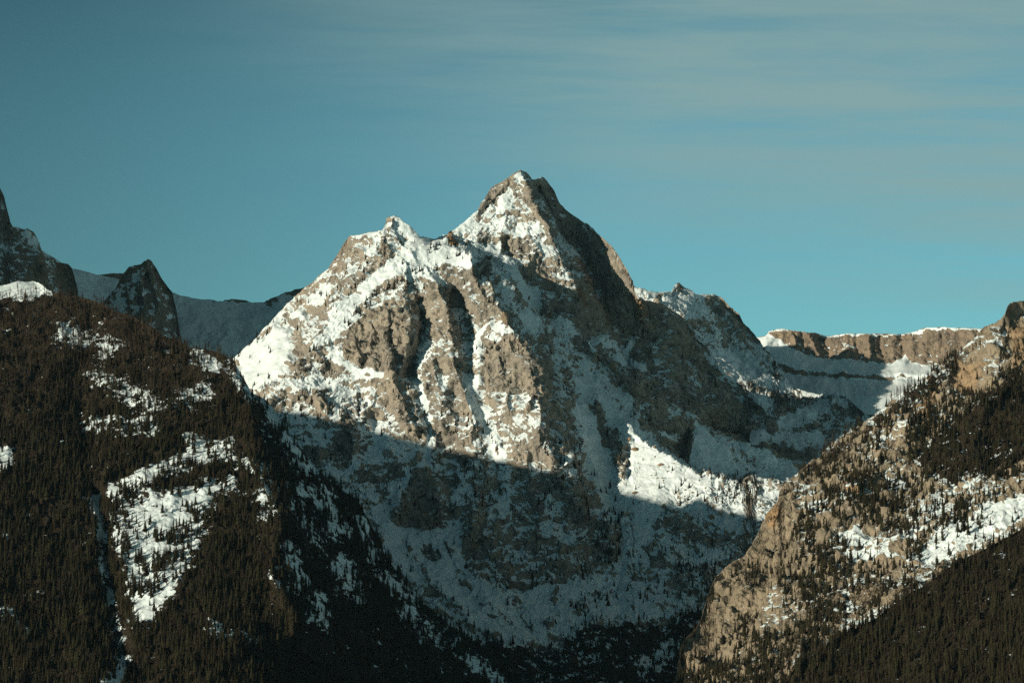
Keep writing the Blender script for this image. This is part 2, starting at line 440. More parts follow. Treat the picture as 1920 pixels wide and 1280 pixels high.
L_MAIN = [
    [(300, 775, 6350), (440, 668, 6350), (532, 571, 6380), (619, 500, 6400), (656, 442, 6400), (739, 403, 6350), (789, 443, 6330),
     (817, 447, 6420), (856, 424, 6520), (920, 352, 6600), (976, 316, 6620), (1003, 336, 6680), (1016, 331, 6720), (1062, 397, 6740),
     (1096, 414, 6690), (1122, 439, 6600), (1149, 465, 6530), (1175, 502, 6490), (1186, 525, 6480)],
    [(770, 470, 6200), (800, 455, 6250), (850, 464, 6230), (885, 474, 6170), (905, 492, 6140), (930, 545, 6060), (955, 600, 5990),
     (990, 660, 5920), (1015, 730, 5840), (1022, 800, 5770), (1040, 880, 5690), (1070, 1000, 5560), (1080, 1080, 5440)],
    [(739, 410, 6330), (700, 470, 6230), (640, 560, 6130), (560, 680, 6000), (500, 760, 5900)],
    [(770, 470, 6200), (755, 530, 6130), (748, 600, 6050), (765, 700, 5950), (790, 800, 5860)],
    [(790, 800, 5880), (790, 900, 5740), (780, 985, 5600), (790, 1080, 5430), (850, 1160, 5280), (960, 1210, 5170), (1000, 1290, 5080)],
    [(540, 780, 5880), (600, 870, 5750), (690, 960, 5600), (760, 1080, 5420), (860, 1170, 5270)],
    [(920, 800, 5830), (930, 900, 5710), (930, 1000, 5570), (950, 1110, 5400), (1000, 1190, 5230)],
    [(300, 1345, 4950), (1000, 1345, 4950), (1800, 1345, 4950)],
    [(300, 1000, 5600)], [(300, 900, 5900), (400, 850, 5900)],
    [(962, 488, 6340), (1010, 560, 6290), (1060, 640, 6210), (1100, 720, 6120), (1130, 790, 6020), (1150, 860, 5900), (1140, 930, 5760),
     (1150, 1000, 5600), (1160, 1080, 5440), (1150, 1150, 5300)],
    [(850, 440, 6450), (900, 470, 6400), (950, 480, 6380)],
    [(976, 318, 6620), (1000, 380, 6530), (1035, 440, 6460), (1065, 500, 6400), (1082, 560, 6350), (1100, 620, 6290), (1150, 680, 6220),
     (1200, 740, 6150)],
    [(920, 400, 6520), (930, 460, 6450), (1000, 490, 6400)],
    [(1008, 350, 6720), (1060, 430, 6720), (1095, 480, 6680), (1122, 540, 6610), (1150, 610, 6540), (1180, 680, 6430)],
    [(1190, 546, 6490), (1198, 562, 6520), (1210, 561, 6545), (1274, 591, 6650), (1303, 631, 6640), (1335, 668, 6600), (1376, 709, 6540), (1400, 749, 6460),
     (1404, 800, 6350)],
    [(1230, 640, 6500), (1300, 720, 6450), (1350, 770, 6380)], [(1250, 780, 6220)],
    [(1295, 772, 6320), (1343, 803, 6400), (1400, 830, 6470)],
    [(1285, 830, 6270), (1310, 840, 6330), (1350, 862, 6420), (1400, 868, 6500), (1410, 878, 6500)],
    [(1170, 792, 5990), (1195, 812, 5930), (1225, 835, 5860), (1260, 860, 5800), (1300, 885, 5750), (1350, 893, 5710), (1420, 898, 5670), (1470, 902, 5640),
     (1540, 908, 5640)],
    [(1205, 804, 6050), (1237, 828, 6070), (1275, 851, 6090), (1305, 868, 6350), (1360, 882, 6400), (1400, 887, 6400)],
    [(1165, 870, 5830), (1180, 930, 5720)], [(1290, 960, 5600), (1400, 1000, 5450)], [(1430, 960, 5530), (1540, 980, 5530)],
    [(1300, 1060, 5380), (1350, 1100, 5300)], [(1250, 1150, 5250)], [(1100, 1230, 5130), (1250, 1230, 5120), (1400, 1230, 5120)],
    [(1800, 1000, 5600)],
]
L_SHO = [
    [(1120, 560, 8350), (1193, 535, 8350), (1270, 531, 8520), (1340, 550, 8520), (1408, 622, 8480), (1449, 671, 8400), (1481, 720, 8050), (1567, 740, 7450),
     (1616, 769, 7100), (1700, 800, 6900), (1800, 870, 6900)],
    [(1120, 600, 8150), (1215, 556, 8150), (1281, 584, 8020), (1311, 623, 8000), (1344, 660, 7950), (1385, 701, 7750), (1411, 745, 7250)],
    [(1262, 570, 8160), (1310, 562, 8400)], [(1310, 600, 8200), (1360, 640, 8280), (1420, 700, 8120)],
    [(1418, 752, 6980), (1440, 765, 6950), (1520, 775, 7000), (1590, 795, 6950)], [(1410, 800, 6750), (1450, 830, 6720), (1550, 845, 6680)], [(1500, 870, 6600), (1560, 880, 6550)],
    [(1430, 845, 6700)],
    [(1430, 889, 6500), (1540, 898, 6500), (1800, 900, 6500)], [(1120, 960, 5900), (1800, 960, 5900)],
]
RIBS_MAIN = [
    ([(760, 1000), (800, 1080), (880, 1160)], 8, 14, 14), ([(830, 1010), (880, 1100), (960, 1170)], 8, 14, 14), ([(740, 1010), (785, 1090), (850, 1160)], -8, 12, 12), ([(1175, 960), (1190, 1030), (1180, 1100)], 8, 12, 12), ([(1160, 960), (1165, 1040), (1140, 1120)], -9, 12, 12), ([(900, 1010), (930, 1110), (1000, 1180)], -8, 16, 12),
    ([(750, 535), (758, 600), (764, 650), (778, 710), (800, 800)], 26, 70, 14),
    ([(782, 572), (792, 610), (792, 660), (784, 700)], -66, 22, 32), ([(784, 700), (797, 760), (806, 810), (800, 870)], -18, 12, 16),
    ([(812, 520), (838, 548), (850, 600), (856, 640), (862, 670)], 42, 34, 16), ([(866, 690), (872, 740), (880, 800)], 20, 30, 20), ([(826, 660), (830, 720), (842, 790)], 16, 18, 14),
    ([(850, 558), (872, 595), (882, 640)], -50, 20, 40), ([(884, 660), (886, 720), (905, 785), (928, 850), (936, 930)], -18, 14, 22),
    ([(925, 650), (940, 700), (950, 760)], 14, 18, 14), ([(965, 655), (985, 710), (990, 770)], 16, 16, 12), ([(900, 800), (930, 830)], 15, 20, 20),
    ([(690, 620), (700, 690)], 12, 16, 12), ([(718, 600), (728, 690)], 16, 18, 8), ([(660, 640), (668, 680)], 10, 12, 10),
    ([(893, 482), (912, 530), (938, 585), (980, 634), (1008, 690), (1020, 750), (1022, 810)], 30, 60, 24),
    ([(945, 575), (948, 600)], 22, 14, 10), ([(872, 640), (874, 670)], 25, 14, 10),
    ([(1086, 525), (1094, 565)], 60, 20, 12), ([(1204, 562), (1207, 595)], 45, 14, 9),
    ([(1024, 550), (1040, 590)], 50, 22, 12), ([(1108, 648), (1150, 685), (1190, 720)], 45, 22, 26),
    ([(1030, 600), (1060, 680), (1075, 760), (1080, 840)], 30, 40, 30),
    ([(1125, 750), (1140, 800), (1160, 850)], 38, 26, 20),
    ([(1145, 690), (1200, 760)], -30, 40, 30),
    ([(745, 950), (790, 905), (820, 950), (795, 980)], 50, 40, 36),
    ([(846, 432), (852, 452)], 50, 14, 8), ([(945, 450), (950, 475)], -28, 10, 12),
    ([(992, 345), (1012, 390), (1035, 430)], 24, 16, 10), ([(1013, 334), (1030, 370), (1050, 400)], 25, 12, 16),
    ([(905, 380), (925, 360), (945, 348)], 16, 14, 18), ([(960, 470), (1010, 500), (1060, 530)], 14, 22, 20),
    ([(1060, 850), (1075, 900), (1090, 960)], 50, 45, 40), ([(1130, 960), (1145, 1010)], 45, 50, 24),
    ([(930, 1000), (940, 1100)], 50, 70, 60), ([(890, 930), (880, 1010)], 35, 40, 30), ([(1000, 900), (1010, 1000)], 35, 30, 30),
    ([(655, 640), (690, 690), (735, 705)], 20, 40, 40), ([(735, 690), (748, 735), (765, 775), (785, 800)], 36, 50, 24),
    ([(520, 640), (560, 690), (590, 760)], 18, 60, 40), ([(570, 730), (610, 760)], 22, 30, 26), ([(640, 780), (660, 830)], 26, 34, 26),
    ([(1172, 830), (1178, 862), (1165, 890)], 28, 16, 12), ([(1192, 822), (1186, 850), (1175, 900)], -20, 10, 12),
    ([(1240, 600), (1270, 680), (1320, 760)], 40, 60, 40), ([(1215, 640), (1230, 720)], -35, 25, 25), ([(1340, 700), (1370, 760)], 25, 26, 20),
    ([(700, 780), (690, 860), (720, 940)], -25, 30, 30), ([(830, 830), (840, 900), (835, 960)], -40, 22, 22),
    ([(1300, 560), (1330, 600), (1350, 640)], 30, 40, 40), ([(1365, 580), (1385, 640), (1430, 700)], 35, 30, 30),
    ([(1290, 790), (1330, 840), (1350, 880)], 20, 30, 16), ([(1420, 740), (1440, 790)], 35, 40, 30), ([(1500, 745), (1520, 800)], 30, 40, 30), ([(1560, 760), (1570, 810)], 25, 30, 30),
]
SNOW_MAIN = [
    # left shoulder
    ('p', [(540, 565), (656, 438), (740, 400), (790, 440), (745, 500), (680, 540), (620, 590), (520, 620)], 0.34, 12),
    ('p', [(438, 672), (512, 616), (556, 616), (545, 651), (527, 686), (483, 732), (462, 721)], 0.93, 6),
    ('s', [(628, 598), (666, 556), (727, 506), (771, 462), (786, 449)], 0.84, 8, 13),
    ('s', [(612, 632), (640, 613), (668, 598)], 0.85, 6, 8), ('s', [(578, 563), (612, 538)], 0.8, 5, 8), ('s', [(545, 592), (560, 585)], 0.75, 5, 8),
    ('s', [(700, 455), (690, 475)], 0.7, 4, 7), ('s', [(735, 420), (770, 430)], 0.62, 6, 9), ('s', [(650, 500), (640, 520)], 0.6, 6, 7),
    ('s', [(590, 655), (600, 640)], 0.75, 6, 9), ('s', [(530, 720), (550, 705)], 0.9, 5, 10), ('s', [(625, 668), (660, 690), (715, 712)], 0.93, 6, 12),
    ('p', [(784, 445), (817, 447), (835, 458), (877, 474), (897, 489), (880, 500), (840, 494), (810, 498), (790, 512), (756, 520), (754, 506), (770, 485)], 1.0, 4),
    ('p', [(683, 585), (754, 550), (763, 598), (762, 660), (740, 708), (692, 688), (648, 674), (642, 642), (664, 607)], 0.06, 5),
    ('p', [(672, 728), (720, 722), (760, 720), (775, 790), (745, 775), (710, 752)], 0.22, 7),
    ('p', [(540, 690), (640, 690), (720, 722), (715, 755), (640, 775), (540, 780)], 0.63, 10),
    ('s', [(575, 742), (612, 758)], 0.22, 8, 12), ('s', [(548, 625), (556, 660), (545, 690)], 0.2, 6, 11), ('s', [(500, 730), (560, 690), (600, 655)], 0.3, 6, 7),
    ('s', [(610, 690), (640, 700)], 0.3, 6, 8), ('s', [(660, 735), (690, 760)], 0.5, 8, 10),
    # ribs and gullies of the lit face
    ('p', [(798, 520), (838, 530), (858, 600), (858, 640), (815, 640), (806, 580)], 0.34, 8), ('s', [(806, 520), (832, 530)], 0.8, 5, 8),
    ('p', [(800, 640), (860, 640), (880, 680), (880, 760), (920, 830), (870, 830), (800, 780), (790, 715)], 0.52, 10),
    ('s', [(800, 690), (810, 760)], 0.35, 10, 9), ('s', [(850, 690), (855, 760)], 0.36, 10, 10),
    ('s', [(790, 575), (794, 640), (786, 710)], 0.80, 5, 7), ('s', [(868, 575), (884, 640), (890, 690)], 0.62, 6, 8),
    ('s', [(786, 718), (798, 760), (806, 820), (800, 870)], 0.98, 4, 6),
    ('s', [(880, 735), (905, 775), (925, 810), (938, 860), (940, 930)], 0.93, 6, 10), ('s', [(888, 615), (892, 690), (886, 735)], 0.8, 6, 7),
    ('p', [(885, 500), (912, 530), (938, 585), (905, 590), (890, 550), (868, 520)], 0.22, 6),
    ('p', [(905, 640), (985, 636), (1012, 690), (1022, 750), (960, 725), (905, 730), (898, 690)], 0.12, 6),
    ('p', [(900, 600), (935, 596), (965, 615), (980, 634), (910, 646), (893, 630)], 0.72, 6),
    ('s', [(955, 662), (985, 675), (1005, 690)], 0.55, 3, 3), ('p', [(905, 735), (960, 728), (1020, 770), (1020, 840), (960, 830), (920, 790)], 0.55, 9),
    # summit
    ('p', [(976, 318), (1000, 350), (1015, 420), (1048, 480), (1070, 550), (1010, 530), (950, 490), (850, 465), (835, 447), (895, 392), (930, 350)], 0.43, 7),
    ('p', [(935, 362), (955, 356), (950, 395), (928, 405)], 0.86, 5), ('s', [(870, 425), (920, 418), (1000, 430), (1030, 460)], 0.62, 10, 13),
    ('s', [(890, 455), (930, 468)], 0.85, 6, 10), ('s', [(965, 325), (975, 345)], 0.6, 5, 8), ('s', [(860, 450), (910, 440)], 0.4, 8, 8),
    ('p', [(955, 470), (985, 455), (1030, 495), (1070, 550), (1050, 556), (1000, 525), (970, 505)], 0.24, 6),
    ('s', [(897, 388), (915, 365), (940, 346), (955, 335)], 0.18, 5, 8), ('s', [(988, 345), (1012, 395), (1035, 430)], 0.2, 5, 9),
    ('s', [(845, 435), (852, 455)], 0.05, 3, 8), ('s', [(824, 446), (836, 445)], 0.2, 3, 5),
    ('p', [(1000, 335), (1030, 340), (1060, 395), (1098, 418), (1125, 480), (1120, 560), (1060, 490), (1020, 410)], 0.33, 7),
    ('s', [(1030, 400), (1060, 460), (1100, 490)], 0.58, 8, 7), ('s', [(1045, 480), (1090, 500)], 0.5, 6, 6), ('s', [(1010, 380), (1040, 410)], 0.55, 5, 5),
    ('p', [(1096, 418), (1186, 525), (1185, 550), (1150, 515), (1105, 450)], 0.56, 5),
    ('p', [(1085, 560), (1190, 560), (1215, 560), (1300, 625), (1400, 750), (1400, 800), (1290, 770), (1220, 760), (1150, 690), (1080, 650), (1030, 590)], 0.20, 9),
    ('s', [(955, 495), (985, 545), (1015, 572)], 0.82, 6, 13), ('s', [(985, 585), (1010, 620)], 0.7, 6, 9), ('s', [(940, 520), (965, 570)], 0.6, 8, 8),
    ('s', [(1050, 600), (1075, 625)], 0.7, 5, 7), ('s', [(1085, 620), (1110, 640)], 0.6, 5, 6),
    ('p', [(1016, 640), (1060, 670), (1090, 740), (1090, 830), (1050, 840), (1020, 740)], 0.30, 8), ('s', [(1040, 660), (1060, 720), (1060, 790)], 0.5, 8, 6),
    ('s', [(1085, 682), (1122, 745), (1169, 793), (1198, 818)], 0.95, 6, 17), ('s', [(1095, 766), (1116, 830), (1145, 898), (1170, 950)], 0.94, 6, 15),
    ('s', [(1122, 762), (1150, 830)], 0.2, 6, 12), ('s', [(1060, 640), (1090, 690)], 0.6, 8, 9),
    ('s', [(1158, 645), (1130, 635)], 0.72, 5, 8), ('s', [(1190, 628), (1176, 650)], 0.85, 4, 8), ('s', [(1160, 582), (1180, 587)], 0.8, 4, 7), ('s', [(1165, 670), (1205, 692)], 0.72, 5, 8),
    ('s', [(1111, 650), (1116, 655)], 1.0, 2, 6), ('s', [(1140, 720), (1180, 745)], 0.7, 6, 7), ('s', [(1230, 650), (1240, 700)], 0.4, 8, 8), ('s', [(1290, 690), (1310, 720)], 0.42, 6, 7),
    # back shoulder and bench
    ('p', [(1190, 540), (1260, 547), (1312, 552), (1300, 562), (1262, 572), (1225, 562)], 0.92, 3), ('s', [(1268, 530), (1276, 540)], 0.05, 2, 8), ('s', [(1240, 552), (1232, 558)], 0.2, 3, 5), ('s', [(1196, 537), (1204, 540)], 0.2, 2, 5),
    ('p', [(1262, 572), (1330, 560), (1350, 600), (1340, 620), (1300, 622), (1285, 600)], 0.62, 6), ('s', [(1300, 605), (1345, 615)], 0.4, 6, 7),
    ('p', [(1315, 552), (1345, 552), (1400, 618), (1430, 660), (1385, 650), (1355, 600), (1335, 565)], 0.22, 5),
    ('p', [(1325, 655), (1370, 650), (1440, 705), (1480, 722), (1400, 715), (1370, 700)], 0.90, 5), ('p', [(1400, 640), (1440, 670), (1470, 715), (1430, 695)], 0.4, 5),
    ('p', [(1390, 722), (1500, 735), (1600, 760), (1610, 800), (1540, 830), (1420, 815), (1380, 790)], 0.22, 8),
    ('s', [(1470, 795), (1510, 785), (1545, 765)], 0.85, 6, 11), ('s', [(1420, 745), (1450, 760)], 0.7, 6, 8), ('s', [(1405, 815), (1470, 822), (1540, 818)], 0.9, 5, 7), ('s', [(1530, 800), (1590, 800)], 0.25, 6, 9),
    ('p', [(1425, 830), (1470, 832), (1530, 835), (1530, 860), (1480, 864), (1440, 856)], 0.04, 5),
    ('p', [(1295, 772), (1330, 800), (1415, 822), (1440, 862), (1512, 870), (1510, 895), (1400, 890), (1345, 870), (1310, 825)], 1.0, 5), ('s', [(1360, 835), (1420, 875)], 0.72, 8, 6),
    ('p', [(1215, 775), (1285, 795), (1305, 840), (1335, 882), (1290, 866), (1235, 825)], 0.22, 6), ('s', [(1250, 810), (1290, 825)], 0.8, 5, 8),
    # moraine and lower face
    ('p', [(1195, 808), (1300, 882), (1345, 902), (1290, 952), (1220, 942), (1165, 932), (1178, 870)], 0.93, 4), ('s', [(1172, 840), (1178, 865)], 0.12, 4, 8),
    ('p', [(1330, 890), (1470, 902), (1440, 980), (1400, 1010), (1300, 965), (1320, 925)], 0.56, 8), ('s', [(1270, 930), (1330, 960)], 0.6, 8, 12),
    ('p', [(1000, 880), (1060, 830), (1110, 880), (1130, 980), (1160, 980), (1165, 1040), (1100, 1080), (1000, 1100), (900, 1110), (860, 1050),
           (870, 980), (930, 950), (930, 880)], 0.30, 12),
    ('s', [(945, 880), (950, 960)], 0.7, 6, 9), ('s', [(1040, 930), (1030, 990), (1060, 1010)], 0.55, 10, 10), ('s', [(1065, 860), (1075, 880)], 0.75, 5, 8), ('s', [(960, 1030), (1000, 1060)], 0.5, 10, 12),
    ('p', [(745, 965), (755, 900), (795, 878), (822, 900), (825, 970), (790, 985)], 0.05, 5),
    ('p', [(810, 800), (920, 850), (935, 980), (850, 960), (830, 850)], 0.36, 10), ('s', [(760, 885), (735, 950)], 0.85, 4, 6), ('s', [(840, 870), (860, 910)], 0.6, 8, 8),
    ('p', [(540, 775), (640, 768), (760, 800), (780, 850), (700, 900), (620, 890)], 0.60, 12),
    ('s', [(650, 790), (640, 850), (600, 850)], 0.2, 8, 18), ('s', [(690, 890), (740, 880)], 0.22, 8, 16), ('s', [(720, 830), (760, 850)], 0.75, 8, 12),
    ('p', [(690, 920), (750, 985), (800, 995), (860, 985), (870, 1060), (930, 1112), (1000, 1104), (1080, 1090), (1060, 1160), (1000, 1200),
           (900, 1180), (800, 1090), (730, 1020)], 0.80, 7), ('s', [(760, 1000), (800, 1080), (880, 1160)], 0.50, 8, 4), ('s', [(830, 1010), (880, 1100), (960, 1170)], 0.52, 8, 4), ('s', [(720, 990), (770, 1075)], 0.72, 8, 8), ('s', [(960, 1120), (1000, 1180)], 0.45, 10, 8), ('s', [(1040, 1110), (1030, 1170)], 0.42, 10, 9), ('s', [(800, 1025), (820, 1040)], 0.2, 5, 10), ('s', [(860, 1110), (920, 1150)], 0.6, 12, 14),
    ('p', [(1150, 880), (1170, 940), (1235, 952), (1200, 1060), (1240, 1130), (1120, 1160), (1080, 1100), (1150, 1060), (1165, 1010), (1120, 920)], 0.90, 7), ('s', [(1175, 960), (1190, 1030), (1180, 1100)], 0.5, 10, 6), ('s', [(1150, 1060), (1120, 1130)], 0.45, 10, 8), ('s', [(1210, 1060), (1230, 1120)], 0.42, 10, 8),
    ('p', [(1240, 962), (1400, 1012), (1370, 1060), (1330, 1130), (1260, 1120), (1215, 1040)], 0.40, 10), ('s', [(1260, 985), (1340, 1005)], 0.15, 8, 10), ('s', [(1280, 1030), (1340, 1040)], 0.65, 8, 9),
    ('s', [(1200, 1080), (1240, 1120)], 0.5, 10, 12), ('s', [(1100, 1090), (1180, 1140)], 0.55, 12, 16),
    ('p', [(860, 1195), (1000, 1218), (1100, 1180), (1330, 1140), (1330, 1280), (860, 1280)], 0.2, 12), ('s', [(1190, 1150), (1300, 1130)], 0.6, 8, 8), ('s', [(1200, 1250), (1260, 1215)], 0.55, 10, 12),
]
SNOW_MAIN += [('p', [(780, 443), (817, 446), (838, 458), (880, 473), (902, 487), (884, 500), (840, 494), (808, 498), (788, 513), (757, 521), (752, 506), (768, 484)], 1.0, 4), ('s', [(850, 462), (905, 476)], 0.95, 3, 5)]
SOIL_MAIN = [('p', [(820, 1180), (1000, 1215), (1100, 1180), (1340, 1140), (1340, 1345), (800, 1345)], 0.95, 14)]
WARM_MAIN = [('p', [(620, 560), (780, 540), (790, 800), (690, 740), (630, 680)], 0.08, 20), ('s', [(850, 430), (855, 455)], 0.9, 6, 14),
             ('s', [(1195, 565), (1207, 585)], 0.6, 4, 14), ('s', [(540, 560), (620, 500), (660, 440), (740, 410)], 0.2, 14, 20)]
peak, GM = build("main_peak", OUT_MAIN, L_MAIN, 330, 1620, 1.6, 1345, 1.6, M_MAIN, RIBS_MAIN, SNOW_MAIN, 0.45, SOIL_MAIN, 0.0, WARM_MAIN, jag=3.0)

shoulder, GSH = build("back_shoulder", OUT_SHO, L_SHO, 1120, 1800, 1.7, 960, 1.7, M_MAIN, RIBS_MAIN, SNOW_MAIN, 0.45, [], 0.0, WARM_MAIN, jag=3.0)

OUT_TAL = [(1262, 935), (1278, 880), (1290, 825), (1294, 795), (1299, 778), (1312, 785), (1343, 806), (1372, 812), (1404, 829), (1440, 842), (1480, 860), (1512, 870), (1545, 888), (1600, 930)]
L_TAL = [[(1262, 935, 6060), (1290, 825, 6230), (1299, 778, 6310), (1343, 804, 6350), (1404, 828, 6390), (1480, 858, 6400), (1545, 888, 6400), (1600, 930, 6350)],
         [(1310, 850, 6190), (1360, 870, 6230), (1430, 880, 6280), (1510, 893, 6310)], [(1262, 945, 6000), (1600, 945, 6000)]]
talus, GT = build("talus_fan", OUT_TAL, L_TAL, 1262, 1600, 2.0, 945, 2.0, M_MAIN, [([(1302, 785), (1335, 840), (1360, 890)], -10, 12, 12), ([(1335, 805), (1400, 875)], 10, 12, 12), ([(1380, 820), (1450, 880)], -9, 12, 12), ([(1440, 845), (1500, 880)], 8, 10, 10)],
    [('s', [(1345, 815), (1400, 850), (1450, 885)], 0.58, 12, 9), ('s', [(1296, 800), (1285, 860)], 0.3, 6, 7), ('s', [(1300, 780), (1350, 806), (1440, 842), (1510, 870)], 0.42, 6, 5), ('s', [(1370, 840), (1410, 880)], 0.6, 8, 4)], 0.86, jag=6.0, amp=0.9, terr=0.3, seed=1.4, back=60, rough0=1.5)

# ================================================================== LEFT FORESTED SLOPE
OUT_LEFT = [(-1400, 180), (-1155, 228), (-612, 372), (-300, 455), (-60, 522), (0, 534), (33, 527), (64, 526), (77, 531), (87, 541), (114, 550), (147, 556), (181, 566), (214, 582),
    (247, 592), (274, 608), (301, 624), (334, 638), (351, 648), (385, 654), (408, 660), (428, 670), (440, 680), (455, 703), (472, 735), (500, 752), (515, 768),
    (535, 806), (573, 858), (606, 890), (640, 917), (670, 935), (687, 966), (708, 1008), (725, 1046), (750, 1080), (775, 1117), (809, 1142),
    (838, 1167), (900, 1215), (1000, 1292), (1060, 1344)]
L_LEFT = [
    [(-1400, 180, 4750), (-1155, 228, 4750), (-612, 372, 4750), (-300, 455, 4750), (64, 525, 4750), (147, 556, 4650), (274, 608, 4560), (351, 648, 4500), (438, 675, 4420), (480, 741, 4390),
     (535, 806, 4350), (606, 890, 4310), (687, 966, 4270), (750, 1080, 4240), (838, 1167, 4210), (1000, 1292, 4150), (1060, 1344, 4120)],
    [(438, 680, 4410), (482, 790, 4215), (478, 880, 4090), (528, 970, 3985), (512, 1070, 3850), (560, 1170, 3760)],
    [(-1400, 1345, 3300), (-420, 1345, 3400), (500, 1345, 3480)], [(-1400, 700, 4100), (-420, 850, 4080), (0, 900, 4060), (150, 900, 4080), (300, 900, 4060)],
    [(0, 700, 4400), (200, 720, 4380), (350, 750, 4290)], [(0, 1150, 3720), (200, 1150, 3760), (400, 1150, 3730)],
    [(0, 560, 4690), (80, 560, 4670)],
]
RIBS_LEFT = [([(470, 780), (520, 880), (570, 930)], 26, 40, 24), ([(520, 960), (590, 1040), (640, 1100)], 28, 46, 26), ([(520, 1080), (560, 1190), (640, 1260)], 26, 44, 30), ([(560, 860), (620, 980), (690, 1080)], 22, 30, 24),([(165, 650), (160, 780), (180, 930), (200, 1050), (215, 1150), (240, 1260)], -32, 55, 60),
             ([(186, 930), (201, 1050), (218, 1150), (240, 1260)], -34, 12, 20)]
SNOW_LEFT = [
    ('p', [(455, 705), (600, 880), (700, 1000), (860, 1180), (980, 1290), (640, 1290), (570, 1050), (500, 850)], 0.32, 14), ('s', [(610, 930), (640, 1000)], 0.85, 8, 12), ('s', [(560, 920), (590, 960)], 0.8, 8, 10), ('s', [(640, 1060), (670, 1120)], 0.8, 8, 12), ('s', [(760, 1150), (820, 1200)], 0.8, 8, 10), ('s', [(600, 1120), (610, 1170)], 0.75, 8, 10),
    ('p', [(-100, 520), (64, 520), (88, 545), (60, 560), (-100, 570)], 0.9, 5),
    ('p', [(200, 960), (250, 925), (330, 910), (440, 890), (460, 915), (400, 930), (380, 1000), (360, 1060), (330, 1110), (290, 1160), (250, 1180), (230, 1080)], 0.66, 9),
    ('s', [(165, 780), (240, 800), (280, 800)], 0.54, 6, 18), ('s', [(220, 920), (280, 890), (320, 870), (380, 850), (420, 830)], 0.85, 6, 14),
    ('s', [(360, 820), (400, 840), (470, 870)], 0.66, 8, 13), ('s', [(190, 700), (280, 760)], 0.50, 10, 18),
    ('s', [(120, 620), (200, 650)], 0.45, 10, 16), ('s', [(370, 670), (400, 690)], 0.62, 6, 14), ('s', [(380, 730), (320, 760)], 0.42, 10, 16),
    ('s', [(175, 930), (195, 1050), (210, 1150), (235, 1240)], 0.78, 4, 9), ('s', [(200, 1280), (225, 1262)], 0.9, 5, 14),
    ('p', [(-20, 835), (25, 840), (15, 880), (-20, 900)], 0.9, 5), ('s', [(0, 1002), (6, 1010)], 0.9, 3, 8), ('s', [(15, 1150), (50, 1180)], 0.6, 8, 14),
    ('s', [(430, 665), (460, 720), (500, 750)], 0.7, 6, 12), ('s', [(500, 745), (550, 820), (590, 870)], 0.85, 8, 14), ('s', [(500, 900), (500, 960)], 0.6, 10, 16),
    ('s', [(545, 1030), (560, 1090)], 0.85, 8, 16), ('s', [(500, 1080), (530, 1100)], 0.8, 5, 9), ('s', [(570, 960), (600, 1020)], 0.62, 10, 18),
    ('s', [(675, 970), (700, 1040)], 0.8, 4, 8), ('s', [(715, 1075), (780, 1130)], 0.85, 6, 9), ('s', [(830, 1165), (870, 1210)], 0.8, 6, 8), ('s', [(880, 1240), (940, 1275)], 0.9, 6, 10),
    ('s', [(400, 1170), (420, 1190)], 0.85, 6, 14), ('s', [(470, 1180), (480, 1190)], 0.7, 6, 14),
]
SNOW_LEFT = [(k[0], k[1], k[2] if k[2] > 0.94 or k[0] == 'p' else 0.45 + (k[2] - 0.45) * 0.72, k[3] * (1.0 if k[2] > 0.94 else 2.2)) + tuple(k[4:]) for k in SNOW_LEFT]
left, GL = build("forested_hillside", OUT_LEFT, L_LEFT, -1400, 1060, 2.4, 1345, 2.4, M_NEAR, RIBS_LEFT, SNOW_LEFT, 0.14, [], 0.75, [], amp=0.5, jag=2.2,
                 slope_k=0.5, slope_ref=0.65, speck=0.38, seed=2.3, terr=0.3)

# ================================================================== RIGHT ROCKY SLOPE
OUT_RIGHT = [(1215, 1344), (1240, 1300), (1265, 1272), (1270, 1238), (1282, 1198), (1312, 1165), (1318, 1145), (1329, 1111), (1341, 1080), (1367, 1058), (1396, 1033),
    (1409, 1016), (1421, 995), (1438, 961), (1459, 938), (1464, 915), (1471, 901), (1494, 886), (1514, 868), (1538, 846), (1563, 823), (1591, 804),
    (1628, 785), (1668, 756), (1697, 736), (1709, 723), (1741, 705), (1750, 686), (1790, 662), (1819, 640), (1831, 627), (1845, 610), (1863, 604), (1880, 590),
    (1892, 572), (1904, 566), (1918, 562), (1960, 540), (2100, 470), (2400, 380)]
L_RIGHT = [
    [(1215, 1344, 4220), (1270, 1238, 4330), (1316, 1162, 4450), (1341, 1080, 4560), (1396, 1033, 4640), (1438, 961, 4720), (1471, 901, 4800), (1563, 823, 4870),
     (1668, 756, 4920), (1750, 686, 4970), (1831, 627, 5000), (1918, 564, 5030), (2100, 470, 5150), (2400, 380, 5300)],
    [(1300, 1344, 4130), (1500, 1344, 3980), (1920, 1344, 3650), (2400, 1344, 3400)],
    [(1400, 1150, 4400), (1600, 1050, 4420), (1750, 950, 4480), (1920, 860, 4540), (2400, 780, 4500)],
    [(1600, 850, 4760), (1750, 780, 4780), (1920, 680, 4850), (2400, 560, 4950)],
    [(1500, 1200, 4210), (1700, 1150, 4150), (1920, 1080, 4120), (2400, 1000, 4050)],
]
RIBS_RIGHT = [([(1780, 640), (1720, 760), (1640, 880), (1560, 960)], 25, 60, 50), ([(1890, 570), (1870, 700), (1820, 850)], 30, 50, 60),
              ([(1480, 900), (1440, 1000), (1400, 1080), (1340, 1180)], 18, 40, 50), ([(1700, 700), (1680, 780)], 30, 30, 40),
              ([(1600, 900), (1520, 1020), (1470, 1150)], 20, 60, 50), ([(1740, 860), (1640, 1000), (1560, 1150)], -20, 60, 60)]
